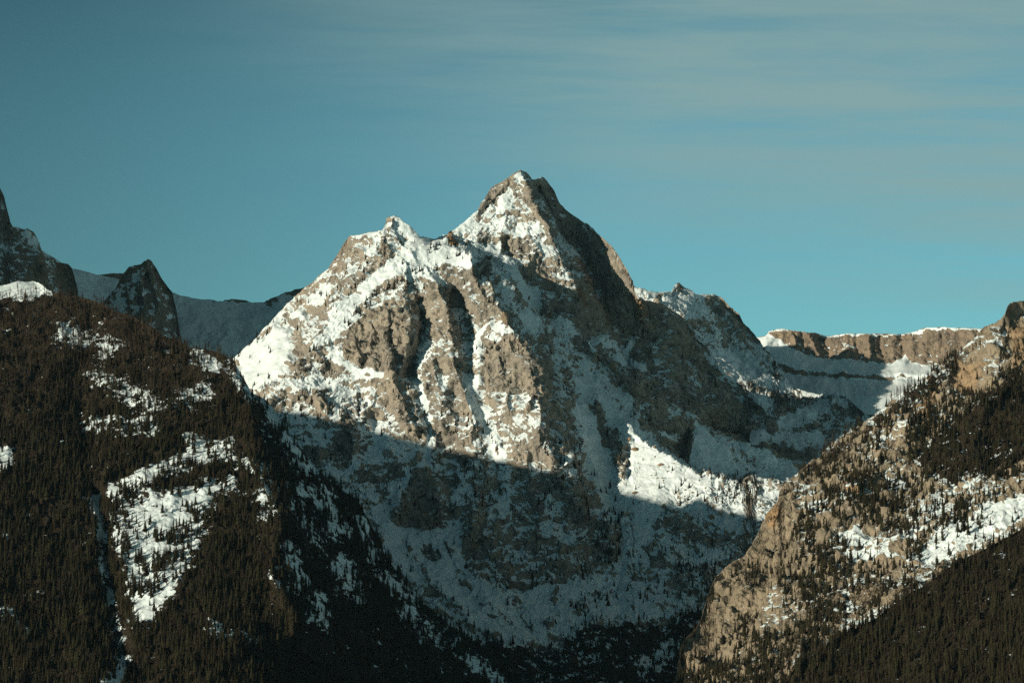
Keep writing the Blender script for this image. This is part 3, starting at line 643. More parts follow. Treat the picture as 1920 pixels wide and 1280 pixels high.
SNOW_RIGHT = [('s', [(1620, 830), (1700, 760), (1760, 700)], 0.68, 10, 16), ('s', [(1560, 930), (1620, 900), (1680, 860)], 0.6, 10, 12), ('s', [(1440, 1140), (1500, 1080), (1560, 1040)], 0.55, 10, 10), ('s', [(1380, 1160), (1440, 1090)], 0.5, 8, 6),
    ('p', [(1270, 1240), (1320, 1110), (1400, 1030), (1470, 930), (1520, 940), (1480, 1040), (1440, 1120), (1420, 1200), (1300, 1260)], 0.20, 10),
    ('p', [(1480, 900), (1530, 880), (1560, 930), (1560, 960), (1500, 960)], 0.62, 8),
    ('p', [(1500, 880), (1640, 800), (1680, 840), (1600, 900), (1540, 930)], 0.42, 8),
    ('p', [(1590, 830), (1700, 740), (1780, 650), (1900, 580), (1920, 690), (1760, 790), (1660, 870)], 0.52, 12),
    ('p', [(1790, 670), (1850, 680), (1830, 730), (1780, 720)], 0.12, 8), ('p', [(1890, 600), (1925, 590), (1925, 700), (1895, 690)], 0.15, 8),
    ('p', [(1740, 700), (1770, 720), (1740, 800), (1720, 780)], 0.2, 8),
    ('p', [(1560, 990), (1680, 1000), (1670, 1040), (1590, 1050)], 0.78, 8), ('p', [(1690, 1060), (1780, 1040), (1920, 960), (1930, 930), (1850, 940), (1740, 1000)], 0.85, 8),
    ('s', [(1700, 980), (1760, 940), (1850, 900)], 0.66, 12, 26), ('s', [(1580, 1170), (1660, 1150)], 0.7, 8, 14), ('s', [(1500, 1250), (1560, 1230)], 0.8, 6, 10),
    ('s', [(1600, 910), (1700, 880), (1800, 850)], 0.55, 12, 24),
    ('p', [(1860, 740), (1940, 690), (1940, 850), (1780, 880), (1760, 820)], 0.25, 10),
]
SOIL_RIGHT = [('p', [(1500, 880), (1680, 760), (1800, 660), (1780, 700), (1640, 800), (1560, 850)], 0.8, 8), ('p', [(1860, 740), (1940, 690), (1940, 850), (1780, 900), (1700, 860)], 0.75, 12),
              ('p', [(1560, 1060), (1700, 1080), (1940, 980), (1940, 1345), (1300, 1345), (1480, 1180)], 0.5, 14)]
WARM_RIGHT = [('p', [(1790, 670), (1850, 680), (1830, 730), (1780, 720)], 0.5, 8), ('p', [(1890, 600), (1925, 590), (1925, 700), (1895, 690)], 0.5, 8), ('s', [(1740, 720), (1730, 790)], 0.5, 8, 16),
              ('s', [(1590, 880), (1600, 920)], 0.6, 6, 14), ('s', [(1450, 960), (1445, 975)], 0.7, 6, 12)]
SNOW_RIGHT = [(k[0], k[1], k[2] - 0.14 if k[2] > 0.4 else k[2]) + tuple(k[3:]) for k in SNOW_RIGHT]
right, GR = build("rocky_hillside", OUT_RIGHT, L_RIGHT, 1215, 2400, 2.1, 1345, 2.1, M_NEAR, RIBS_RIGHT, SNOW_RIGHT, 0.34, SOIL_RIGHT, 0.30, WARM_RIGHT, amp=0.95, jag=4.0, seed=4.1,
                  slope_k=1.1, slope_ref=0.62, speck=0.30)

OUT_NR = [(1380, 1344), (1440, 1300), (1500, 1245), (1560, 1200), (1640, 1158), (1700, 1115), (1740, 1092), (1790, 1056), (1850, 1026), (1920, 990), (2100, 900), (2400, 800)]
L_NR = [[(1380, 1344, 3700), (1500, 1245, 3750), (1640, 1158, 3850), (1740, 1092, 3900), (1920, 990, 4000), (2400, 800, 4000)],
        [(1380, 1345, 3690), (1700, 1345, 3550), (2400, 1345, 3200)], [(1920, 1200, 3650)]]
nearr, GN = build("forested_spur", OUT_NR, L_NR, 1380, 2400, 3.0, 1345, 3.0, M_NEAR, [], [], 0.2, [], 0.8, [], amp=0.25, jag=2.0, seed=6.7, slope_k=0.4, slope_ref=0.7, terr=0.2, back=120)

# ================================================================== FAR RIDGES
OUT_CL = [(1330, 660), (1420, 631), (1437, 628), (1441, 620), (1465, 616), (1494, 620), (1530, 624), (1550, 630), (1587, 625), (1648, 625), (1689, 627), (1709, 622), (1737, 614),
    (1774, 613), (1827, 616), (1900, 620), (2100, 600), (2400, 640)]
L_CL = [[(1330, 660, 9100), (1437, 628, 9050), (1450, 618, 9000), (1530, 624, 9000), (1550, 630, 9060), (1590, 625, 9010), (1690, 627, 8990), (1740, 614, 8960), (1827, 616, 8900), (2400, 640, 8500)],
        [(1440, 645, 8990), (1490, 657, 8950), (1530, 671, 8930), (1607, 677, 8920), (1668, 681, 8910), (1697, 665, 8930), (1713, 679, 8890), (1741, 685, 8860), (2400, 700, 8400)],
        [(1450, 676, 8870), (1494, 693, 8820), (1587, 702, 8780), (1668, 704, 8760), (1710, 700, 8750), (2400, 720, 8300)],
        [(1450, 690, 8850), (1494, 704, 8805), (1587, 714, 8765), (1668, 715, 8745), (1710, 708, 8740), (2400, 730, 8290)],
        [(1330, 745, 8500), (1567, 742, 8450), (1700, 745, 8400), (2400, 760, 8100)], [(1330, 900, 7900), (2400, 900, 7600)]]
_rc = random.Random(4)
RIBS_CL = [([(x + _rc.uniform(-4, 4), 618 + _rc.uniform(-2, 16)), (x + _rc.uniform(-5, 6), 655 + _rc.uniform(0, 26))], _rc.choice((-1, 1, 1)) * _rc.uniform(5, 24), _rc.uniform(3, 13), _rc.uniform(2.5, 8))
           for x in [1440 + 400 * (k + _rc.uniform(-0.6, 0.6)) / 34 for k in range(0, 34, 2)]] + [([(1550, 630), (1547, 675)], -38, 14, 10), ([(1690, 627), (1694, 668)], -30, 9, 9), ([(1440, 640), (1620, 642), (1830, 632)], -7, 3, 2)]
SNOW_CL = [('p', [(1436, 629), (1450, 617), (1530, 625), (1590, 626), (1690, 628), (1740, 616), (1830, 618), (1830, 700), (1741, 685), (1713, 679), (1697, 663), (1685, 676), (1668, 681), (1607, 677), (1530, 671), (1490, 657)], 0.02, 2),
           ('p', [(1440, 648), (1490, 660), (1530, 673), (1607, 679), (1668, 683), (1698, 666), (1713, 681), (1745, 688), (1740, 706), (1660, 702), (1587, 700), (1494, 692), (1450, 676)], 1.0, 2),
           ('p', [(1440, 678), (1494, 695), (1587, 703), (1668, 705), (1715, 701), (1705, 709), (1668, 714), (1587, 714), (1494, 704), (1450, 692)], 0.02, 2.5),
           ('s', [(1441, 621), (1465, 617), (1494, 621), (1530, 625), (1548, 630), (1587, 626), (1648, 626), (1689, 628), (1709, 623), (1737, 615), (1774, 614), (1827, 617)], 1.0, 1.0, 1.6),
           ('p', [(1440, 694), (1494, 706), (1587, 716), (1668, 716), (1710, 710), (1760, 720), (1760, 800), (1400, 800)], 1.0, 3)]
cliffs, GC = build("far_cliff_rim", OUT_CL, L_CL, 1330, 2400, 2.2, 900, 2.2, M_FAR, RIBS_CL, SNOW_CL, 0.8, [], 0, [('p', [(1430, 610), (1840, 605), (1840, 690), (1430, 690)], 0.12, 6)], amp=0.5, jag=1.4, seed=8.2, terr=0.5, stretch=5.0)

OUT_BK = [(880, 640), (960, 560), (1040, 525), (1100, 508), (1150, 510), (1185, 533), (1215, 560), (1225, 640)]  # ridge hidden by the peak, added so its shadow covers the far cliff bench
L_BK = [[(880, 640, 8500), (1040, 525, 8480), (1150, 510, 8480), (1225, 640, 8480)], [(880, 700, 8200), (1225, 700, 8200)]]
backr, GB = build("shade_ridge", OUT_BK, L_BK, 880, 1225, 6.0, 720, 6.0, M_FAR, [], [], 0.6, amp=0.5, seed=7.7, back=300)
OUT_SR = [(-420, 470), (80, 470), (134, 503), (157, 508), (181, 515), (207, 512), (231, 512), (300, 540), (334, 552), (361, 559), (395, 561), (408, 563), (428, 560), (461, 562), (471, 566), (495, 566), (515, 556), (542, 546), (568, 539), (640, 520), (760, 560)]
L_SR = [[(-420, 470, 8700), (80, 470, 8700), (181, 515, 8750), (300, 540, 8750), (408, 563, 8700), (495, 566, 8650), (568, 539, 8550), (760, 560, 8500)],
        [(-420, 640, 8150), (200, 640, 8250), (400, 650, 8300), (480, 660, 8250), (760, 660, 8000)], [(-420, 900, 7600), (760, 900, 7600)]]
snowr, GS = build("far_snow_ridge", OUT_SR, L_SR, -420, 760, 3.0, 900, 3.0, M_FAR, [([(515, 550), (540, 580), (550, 620)], 30, 40, 40)],
    [('s', [(500, 566), (530, 556), (570, 542)], 0.35, 5, 8), ('s', [(400, 562), (430, 562)], 0.4, 2, 3), ('s', [(380, 640), (440, 600), (480, 630)], 0.72, 14, 20)], 0.92, amp=0.7, jag=1.4, seed=9.9, terr=0.3, speck=0.26, rough0=2.0)

OUT_HN = [(150, 640), (190, 570), (215, 540), (231, 512), (241, 499), (261, 494), (269, 487), (277, 484), (284, 489), (294, 501), (301, 517), (314, 537), (321, 549), (330, 580), (337, 620), (345, 680)]
L_HN = [[(150, 640, 8000), (215, 540, 8080), (277, 484, 8050), (321, 549, 8080), (345, 680, 8000)], [(277, 486, 8040), (265, 540, 7960), (280, 600, 7880), (290, 690, 7750)], [(150, 760, 7600), (345, 760, 7600)]]
horn, GH = build("far_horn_peak", OUT_HN, L_HN, 150, 345, 1.8, 760, 1.8, M_FAR, [([(277, 484), (262, 530), (268, 590)], 35, 20, 14), ([(290, 500), (300, 560), (315, 620)], 30, 16, 14), ([(245, 500), (232, 560)], 30, 16, 12), ([(281, 520), (285, 600)], -25, 10, 10)], [('s', [(250, 500), (240, 560), (220, 580)], 0.75, 8, 12), ('s', [(270, 550), (290, 545)], 0.7, 5, 6), ('s', [(250, 590), (310, 640)], 0.6, 8, 10)], 0.47, amp=0.95, jag=3.0, seed=3.3, speck=0.42, stretch=2.0)

OUT_CF = [(-420, 60), (-120, 180), (-30, 300), (0, 353), (7, 367), (13, 390), (20, 417), (25, 426), (43, 432), (52, 429), (64, 435), (72, 447), (80, 470), (87, 481), (100, 483), (107, 491), (127, 493), (134, 502), (145, 540), (150, 600)]
L_CF = [[(-420, 60, 7800), (0, 353, 7700), (52, 429, 7650), (100, 483, 7750), (150, 600, 7750)], [(-420, 640, 7100), (60, 560, 7450), (150, 640, 7500)], [(52, 431, 7650), (75, 500, 7530)], [(-420, 800, 6900), (150, 800, 7000)]]
cliffl, GF = build("dark_cliff_peak", OUT_CF, L_CF, -420, 150, 2.4, 800, 2.4, M_FAR, [], [('s', [(45, 445), (65, 455)], 0.65, 6, 8), ('s', [(90, 490), (125, 500)], 0.7, 6, 8), ('s', [(5, 440), (20, 470)], 0.5, 6, 10)], 0.34, amp=1.0, jag=3.5, seed=5.6, speck=0.45)

# ================================================================== unseen massif on the sun side, crest heights set to shade the far basin
def massif():
    xs = np.arange(-6000, -700, 30.0); ys = np.arange(4300, 9000, 30.0)
    X, Y = np.meshgrid(xs, ys)
    cy = [4400, 4700, 5050, 5600, 6300, 6900, 7500, 9000]
    ch = [300, 700, 1060, 1300, 1480, 1640, 1700, 1700]
    h = np.interp(Y, cy, ch)
    cx = -2150 + 60 * fbm(Y / 500, Y * 0 + 2, Y * 0, 2)
    d = X - cx
    Z = h - np.where(d > 0, d * 0.95, -d * 0.35) + 60 * fbm(X / 400, Y / 400, X * 0, 4) * np.clip(np.abs(d) / 300, 0, 1) + 14 * fbm(Y / 60, Y * 0, X * 0 + 1, 3)
    Z = np.maximum(Z, -25)
    nx, ny, nz = grid_normals(X, Y, Z)
    S = 0.45 + 0.9 * (np.abs(nz) - 0.75) + 0.3 * fbm(X / 60, Y / 60, Z / 60, 4)
    so = np.clip(1.2 - Z / 700, 0, 1)
    ob = grid_mesh("shadow_massif", X, Y, Z, {'snow': S, 'soil': so, 'warm': S * 0}, M_NEAR)
    ob['kind'] = 'structure'
    return ob
mass = massif()

# ground
def ground():
    r = np.linspace(-1, 1, 80); k = np.sign(r) * np.abs(r) ** 2.2 * 60000
    X, Y = np.meshgrid(k, k + 3000)
    Z = -6 + 2.5 * fbm(X / 900, Y / 900, X * 0, 3)
    S = 0.5 + 0.3 * fbm(X / 300, Y / 300, X * 0 + 4, 3)
    ob = grid_mesh("ground", X, Y, Z, {'snow': S, 'soil': S * 0 + 0.9, 'warm': S * 0}, M_NEAR)
    ob['kind'] = 'structure'
    return ob
gr = ground()

# ================================================================== TREES
rng = np.random.RandomState(11)
def plain_material(name, col, rough=0.9, var=0.35):
    m, n, l = nodes(name)
    b = n.new('ShaderNodeBsdfPrincipled'); o = n.new('ShaderNodeOutputMaterial')
    oi = n.new('ShaderNodeObjectInfo')
    hs = n.new('ShaderNodeHueSaturation'); hs.inputs['Color'].default_value = (*col, 1)
    mr = n.new('ShaderNodeMapRange'); mr.inputs[3].default_value = 1 - var; mr.inputs[4].default_value = 1 + var
    l.new(oi.outputs['Random'], mr.inputs[0]); l.new(mr.outputs[0], hs.inputs['Value'])
    mh = n.new('ShaderNodeMapRange'); mh.inputs[3].default_value = 0.47; mh.inputs[4].default_value = 0.53
    l.new(oi.outputs['Random'], mh.inputs[0]); l.new(mh.outputs[0], hs.inputs['Hue'])
    l.new(hs.outputs[0], b.inputs['Base Color'])
    b.inputs['Roughness'].default_value = rough; b.inputs['Specular IOR Level'].default_value = 0.1
    l.new(b.outputs[0], o.inputs[0])
    return m
M_NEEDLE = plain_material("conifer_needles", (0.031, 0.0275, 0.0145))
M_BARK = plain_material("bark", (0.075, 0.055, 0.038), var=0.2)
M_TWIG = plain_material("bare_twigs", (0.05, 0.038, 0.025))

def trunk_geo(h, r):
    v, f = [], []
    for k, (z, rr) in enumerate(((-0.06, r * 1.25), (0.35 * h, r * 0.8), (h, r * 0.1))):
        for a in range(5):
            t = a * 2 * math.pi / 5
            v.append((rr * math.cos(t), rr * math.sin(t), z))
    for k in range(2):
        for a in range(5):
            b = (a + 1) % 5
            f.append((k * 5 + a, k * 5 + b, k * 5 + 5 + b, k * 5 + 5 + a))
    return v, f
def crown_geo(seed, width, tiers, base):
    r = random.Random(seed); v, f = [], []
    for k in range(tiers):
        q = k / (tiers - 1)
        z = base + (0.97 - base) * q ** 0.93
        R = width * (1 - q) ** 0.8 * r.uniform(0.8, 1.12) + 0.012
        n = 7 if q < 0.6 else 5
        a0 = r.uniform(0, 6.28)
        for j in range(n):
            if r.random() < 0.10: continue
            a = a0 + j * 6.283 / n + r.uniform(-0.25, 0.25)
            L = R * r.uniform(0.6, 1.2); dr = L * r.uniform(0.25, 0.75); zz = z + r.uniform(-0.02, 0.02)
            hw = 0.8
            i = len(v)
            v += [(0, 0, zz + 0.07 * (1 - q * 0.5)), (0.68 * L * math.cos(a - hw), 0.68 * L * math.sin(a - hw), zz - dr * 0.45),
                  (L * math.cos(a), L * math.sin(a), zz - dr), (0.68 * L * math.cos(a + hw), 0.68 * L * math.sin(a + hw), zz - dr * 0.45)]
            f += [(i, i + 1, i + 2), (i, i + 2, i + 3)]
    return v, f
def twig_geo(seed, width):
    r = random.Random(seed); v, f = [], []
    for k in range(34):
        z = r.uniform(0.22, 0.93); a = r.uniform(0, 6.28)
        L = width * (1.12 - z) * r.uniform(0.7, 1.4); up = L * r.uniform(0.2, 1.1); w = 0.02
        i = len(v); ca, sa = math.cos(a), math.sin(a)
        v += [(-sa * w, ca * w, z), (sa * w, -ca * w, z), (ca * L, sa * L, z + up), (0, 0, z + 0.02 + w)]
        f += [(i, i + 1, i + 2), (i, i + 2, i + 3)]
    return v, f
def mesh_of(name, geos):
    me = bpy.data.meshes.new(name); V, Fc, mi = [], [], []
    for k, (v, f, m) in enumerate(geos):
        o = len(V); V += v; Fc += [tuple(i + o for i in q) for q in f]; mi += [k] * len(f); me.materials.append(m)
    me.from_pydata(V, [], Fc); me.polygons.foreach_set('material_index', mi); me.update()
    return me
KINDS = []
for i, (w, ti, ba) in enumerate(((0.20, 12, 0.08), (0.165, 13, 0.06), (0.225, 11, 0.10), (0.15, 12, 0.12), (0.19, 13, 0.05))):
    KINDS.append(('conifer', crown_geo(50 + i, w, ti, ba), M_NEEDLE, trunk_geo(0.95, 0.016)))
for i, w in enumerate((0.16, 0.20, 0.13)):
    KINDS.append(('bare', twig_geo(90 + i, w), M_TWIG, trunk_geo(0.97, 0.02)))
CROWN = [mesh_of("crown", [(k[1][0], k[1][1], k[2])]) for k in KINDS]
TRUNK = [mesh_of("trunk", [(k[3][0], k[3][1], M_BARK)]) for k in KINDS]
tcol = bpy.data.collections.new("tree_forms")
for i, k in enumerate(KINDS):
    o = bpy.data.objects.new("tree_form_%d" % i, mesh_of("tree_form", [(k[1][0], k[1][1], k[2]), (k[3][0], k[3][1], M_BARK)]))
    tcol.objects.link(o)

def tree_nodes():
    g = bpy.data.node_groups.new("forest_nodes", 'GeometryNodeTree')
    g.interface.new_socket("Geometry", in_out='INPUT', socket_type='NodeSocketGeometry')
    g.interface.new_socket("Geometry", in_out='OUTPUT', socket_type='NodeSocketGeometry')
    n, l = g.nodes, g.links
    gi, go = n.new('NodeGroupInput'), n.new('NodeGroupOutput')
    ci = n.new('GeometryNodeCollectionInfo'); ci.inputs['Collection'].default_value = tcol
    ci.inputs['Separate Children'].default_value = True; ci.inputs['Reset Children'].default_value = True
    ip = n.new('GeometryNodeInstanceOnPoints'); ip.inputs['Pick Instance'].default_value = True
    def na(name, t):
        a = n.new('GeometryNodeInputNamedAttribute'); a.data_type = t; a.inputs['Name'].default_value = name; return a.outputs['Attribute']
    l.new(gi.outputs[0], ip.inputs['Points']); l.new(ci.outputs[0], ip.inputs['Instance'])
    l.new(na('pick', 'INT'), ip.inputs['Instance Index'])
    l.new(na('turn', 'FLOAT_VECTOR'), ip.inputs['Rotation'])
    l.new(na('size', 'FLOAT_VECTOR'), ip.inputs['Scale'])
    l.new(ip.outputs[0], go.inputs[0])
    return g
TREE_NG = tree_nodes()

def dens(strokes, base, u, v):
    A = np.full(u.shape, base, float)
    wu = 10 * fbm(u / 40.0, v / 40.0, u * 0 + 71, 3); wv = 10 * fbm(u / 40.0, v / 40.0, u * 0 + 81, 3)
    for st in strokes:
        kind, pts, val, soft = st[:4]
        if kind == 'p': m = sstep(-soft, soft, inpoly(u + wu, v + wv, pts))
        else:
            d, _, _ = polydist(u + wu, v + wv, pts); m = 1 - sstep(st[4] * 0.6, st[4] + soft, d)
        A = A * (1 - m) + val * m
    return A
def on_grid(G, u, v):
    us = G['U'][0]; vt = G['V'][0]; vb = G['V'][-1]
    c = np.clip(np.searchsorted(us, u), 1, len(us) - 1); c = np.where(u - us[c - 1] < us[c] - u, c - 1, c)
    t = (v - vt[c]) / (vb[c] - vt[c])
    r = np.round(t * (G['V'].shape[0] - 1)).astype(int)
    ok = (r >= 0) & (r < G['V'].shape[0])
    r = np.clip(r, 0, G['V'].shape[0] - 1)
    return ok, r, c
def scatter(G, box, per_px, strokes, base, hmin, hmax, bare, snow_cut=None):
    u0, v0, u1, v1 = box
    n = int((u1 - u0) * (v1 - v0) * per_px)
    u = rng.uniform(u0, u1, n); v = rng.uniform(v0, v1, n)
    ok, r, c = on_grid(G, u, v)
    d = dens(strokes, base, u, v)
    clump = 1 + 0.9 * fbm(u / 30.0, v / 30.0, u * 0 + 17, 3)
    keep = ok & (rng.rand(n) < d * clump)
    if G is GR: keep &= ~((u > 1845) & (v < 612 - (u - 1890) * 0.6))
    if G is GM: keep &= ~((u > 1394) & (u < 1424) & (v < 894))
    u, v, r, c, d = u[keep], v[keep], r[keep], c[keep], d[keep]
    x, y, z = G['X'][r, c] + rng.uniform(-1, 1, len(u)), G['Y'][r, c] + rng.uniform(-1, 1, len(u)), G['Z'][r, c]
    h = rng.uniform(hmin, hmax, len(u)) * (0.55 + 0.65 * rng.rand(len(u)) ** 0.8)
    b = bare(u, v) if callable(bare) else np.full(len(u), bare)
    pick = np.where(rng.rand(len(u)) < b, 5 + rng.randint(0, 3, len(u)), rng.randint(0, 5, len(u)))
    return dict(u=u, v=v, x=x, y=y, z=z - 0.4, h=h, pick=pick, d=d, w=rng.uniform(0.85, 1.25, len(u)), a=rng.uniform(0, 6.28, len(u)))
def sub(T, m): return {k: A[m] for k, A in T.items()}
def join(*Ts): return {k: np.concatenate([T[k] for T in Ts]) for k in Ts[0]}
def forest(name, T, label):
    me = bpy.data.meshes.new(name); n = len(T['x'])
    me.vertices.add(n); me.vertices.foreach_set('co', np.stack([T['x'], T['y'], T['z']], -1).astype(np.float32).ravel())
    a = me.attributes.new('pick', 'INT', 'POINT'); a.data.foreach_set('value', T['pick'].astype(np.int32))
    a = me.attributes.new('turn', 'FLOAT_VECTOR', 'POINT')
    a.data.foreach_set('vector', np.stack([rng.uniform(-0.04, 0.04, n), rng.uniform(-0.04, 0.04, n), T['a']], -1).astype(np.float32).ravel())
    a = me.attributes.new('size', 'FLOAT_VECTOR', 'POINT')
    a.data.foreach_set('vector', np.stack([T['h'] * T['w'], T['h'] * T['w'], T['h']], -1).astype(np.float32).ravel())
    ob = bpy.data.objects.new(name, me); scene.collection.objects.link(ob)
    md = ob.modifiers.new("forest", 'NODES'); md.node_group = TREE_NG
    ob['kind'] = 'stuff'; ob['label'] = label; ob['category'] = 'forest'
    return ob
def single(T, i, label, group):
    root = bpy.data.objects.new("bare_tree" if T['pick'][i] > 4 else "conifer_tree", None)
    root.empty_display_size = 1.0
    scene.collection.objects.link(root)
    root.location = (T['x'][i], T['y'][i], T['z'][i]); root.rotation_euler = (0, 0, T['a'][i])
    hh = T['h'][i]; root.scale = (hh * T['w'][i], hh * T['w'][i], hh)
    for nm, src in (("crown", CROWN), ("trunk", TRUNK)):
        o = bpy.data.objects.new(nm, src[T['pick'][i]]); scene.collection.objects.link(o); o.parent = root
    root['label'] = label; root['category'] = 'tree'; root['group'] = group
    return root

# left hillside: closed forest, open on the snow clearings
D_LEFT = [('p', [(455, 705), (600, 880), (700, 1000), (860, 1180), (980, 1290), (620, 1290), (560, 1050), (490, 850)], 0.62, 14), ('s', [(610, 930), (640, 1000)], 0.2, 8, 12), ('s', [(560, 920), (590, 960)], 0.25, 8, 10), ('s', [(640, 1060), (670, 1120)], 0.25, 8, 12), ('s', [(760, 1150), (820, 1200)], 0.25, 8, 10), ('s', [(600, 1120), (610, 1170)], 0.3, 8, 10),
    ('p', [(200, 965), (250, 930), (330, 915), (440, 893), (455, 912), (400, 930), (385, 1000), (362, 1060), (330, 1115), (290, 1165), (250, 1180), (228, 1080)], 0.075, 8),
    ('s', [(300, 1005), (345, 1000)], 0.8, 4, 10), ('s', [(265, 1050), (295, 1045)], 0.6, 4, 8), ('s', [(215, 965), (240, 1010), (230, 1060)], 0.7, 5, 12),
    ('s', [(230, 1110), (270, 1110), (300, 1070), (340, 1030)], 0.8, 6, 14), ('s', [(375, 960), (365, 1040)], 0.7, 6, 14), ('s', [(230, 945), (260, 935)], 0.4, 5, 8),
    ('s', [(165, 780), (240, 800), (280, 800)], 0.55, 8, 22), ('s', [(225, 905), (280, 882), (330, 862), (400, 835)], 0.30, 6, 12), ('s', [(360, 820), (400, 838), (470, 868)], 0.35, 8, 12),
    ('s', [(190, 700), (280, 760)], 0.8, 10, 20), ('s', [(120, 620), (200, 650)], 0.8, 10, 16), ('s', [(370, 670), (400, 690)], 0.5, 6, 14),
    ('s', [(178, 925), (196, 1040), (212, 1150), (238, 1250)], 0.06, 4, 9), ('p', [(-30, 835), (25, 835), (15, 885), (-30, 905)], 0.12, 5),
    ('s', [(200, 1285), (228, 1262)], 0.1, 4, 12), ('p', [(-60, 515), (70, 515), (85, 540), (60, 552), (-60, 560)], 0.10, 4),
    ('s', [(445, 690), (475, 735), (515, 765), (550, 820), (590, 870)], 0.15, 5, 12), ('s', [(545, 1030), (560, 1090)], 0.25, 6, 14), ('s', [(680, 975), (705, 1045)], 0.2, 4, 7),
    ('s', [(715, 1075), (780, 1130)], 0.2, 5, 8), ('s', [(880, 1240), (940, 1275)], 0.1, 5, 9), ('s', [(500, 1080), (530, 1100)], 0.2, 4, 8), ('s', [(400, 1170), (420, 1190)], 0.3, 5, 12),
    ('s', [(15, 1150), (50, 1180)], 0.5, 6, 12), ('s', [(480, 880), (510, 960), (580, 1000)], 0.55, 10, 16),
]
bare_left = lambda u, v: 0.15 + 0.75 * sstep(830, 640, v) * sstep(480, 380, u)
T_LEFT = scatter(GL, (-420, 450, 1010, 1330), 0.036, D_LEFT, 1.0, 12, 19, bare_left)
# right hillside
D_RIGHT = [('p', [(1270, 1240), (1320, 1110), (1400, 1030), (1465, 920), (1520, 940), (1470, 1040), (1430, 1130), (1380, 1200)], 0.035, 10),('p', [(1560, 880), (1640, 840), (1720, 860), (1700, 930), (1600, 940)], 0.45, 12), ('p', [(1500, 980), (1580, 950), (1600, 1060), (1480, 1120), (1440, 1080)], 0.4, 12),
    ('p', [(1700, 800), (1790, 730), (1870, 730), (1950, 670), (2100, 560), (2400, 450), (2400, 860), (1860, 890), (1760, 900), (1690, 870)], 0.95, 10),
    ('p', [(1490, 880), (1560, 815), (1640, 765), (1740, 690), (1790, 655), (1800, 680), (1760, 730), (1670, 800), (1600, 865), (1540, 905)], 1.0, 6),
    ('p', [(1545, 880), (1600, 870), (1620, 900), (1570, 940), (1540, 920)], 0.7, 6),
    ('p', [(1600, 930), (1700, 930), (1720, 990), (1680, 1000), (1610, 980)], 0.9, 8), ('s', [(1490, 1020), (1540, 970), (1590, 930)], 0.8, 6, 16),
    ('p', [(1680, 900), (1800, 900), (1860, 930), (1760, 960), (1700, 960)], 0.55, 10), ('s', [(1700, 1040), (1740, 1000), (1800, 960)], 0.6, 8, 18),
    ('p', [(1500, 1060), (1620, 1060), (1700, 1090), (1660, 1150), (1560, 1160), (1480, 1130)], 0.55, 12), ('p', [(1440, 1180), (1560, 1150), (1600, 1180), (1500, 1260), (1400, 1290), (1380, 1240)], 0.75, 12),
    ('s', [(1370, 1100), (1410, 1060)], 0.5, 6, 12), ('s', [(1290, 1250), (1380, 1200), (1400, 1160)], 0.6, 8, 16), ('p', [(1270, 1290), (1330, 1240), (1500, 1260), (1500, 1345), (1250, 1345)], 0.8, 12),
    ('p', [(1570, 992), (1675, 1003), (1665, 1036), (1595, 1046)], 0.08, 6), ('p', [(1690, 1060), (1780, 1040), (1920, 955), (1960, 920), (1850, 945), (1750, 1005)], 0.12, 6),
    ('s', [(1650, 760), (1600, 850)], 0.2, 8, 10),
    ('p', [(1830, 520), (2050, 440), (2050, 560), (1900, 640), (1840, 640)], 0.03, 6),
]
bare_right = lambda u, v: 0.12 + 0.5 * sstep(50, 10, np.abs((v - 900) + (u - 1480) * 0.72))
T_RIGHT = scatter(GR, (1240, 430, 2360, 1330), 0.036, D_RIGHT, 0.10, 13, 20, bare_right)
T_SPUR = scatter(GN, (1400, 820, 2360, 1330), 0.03, [], 1.0, 12, 19, 0.2)
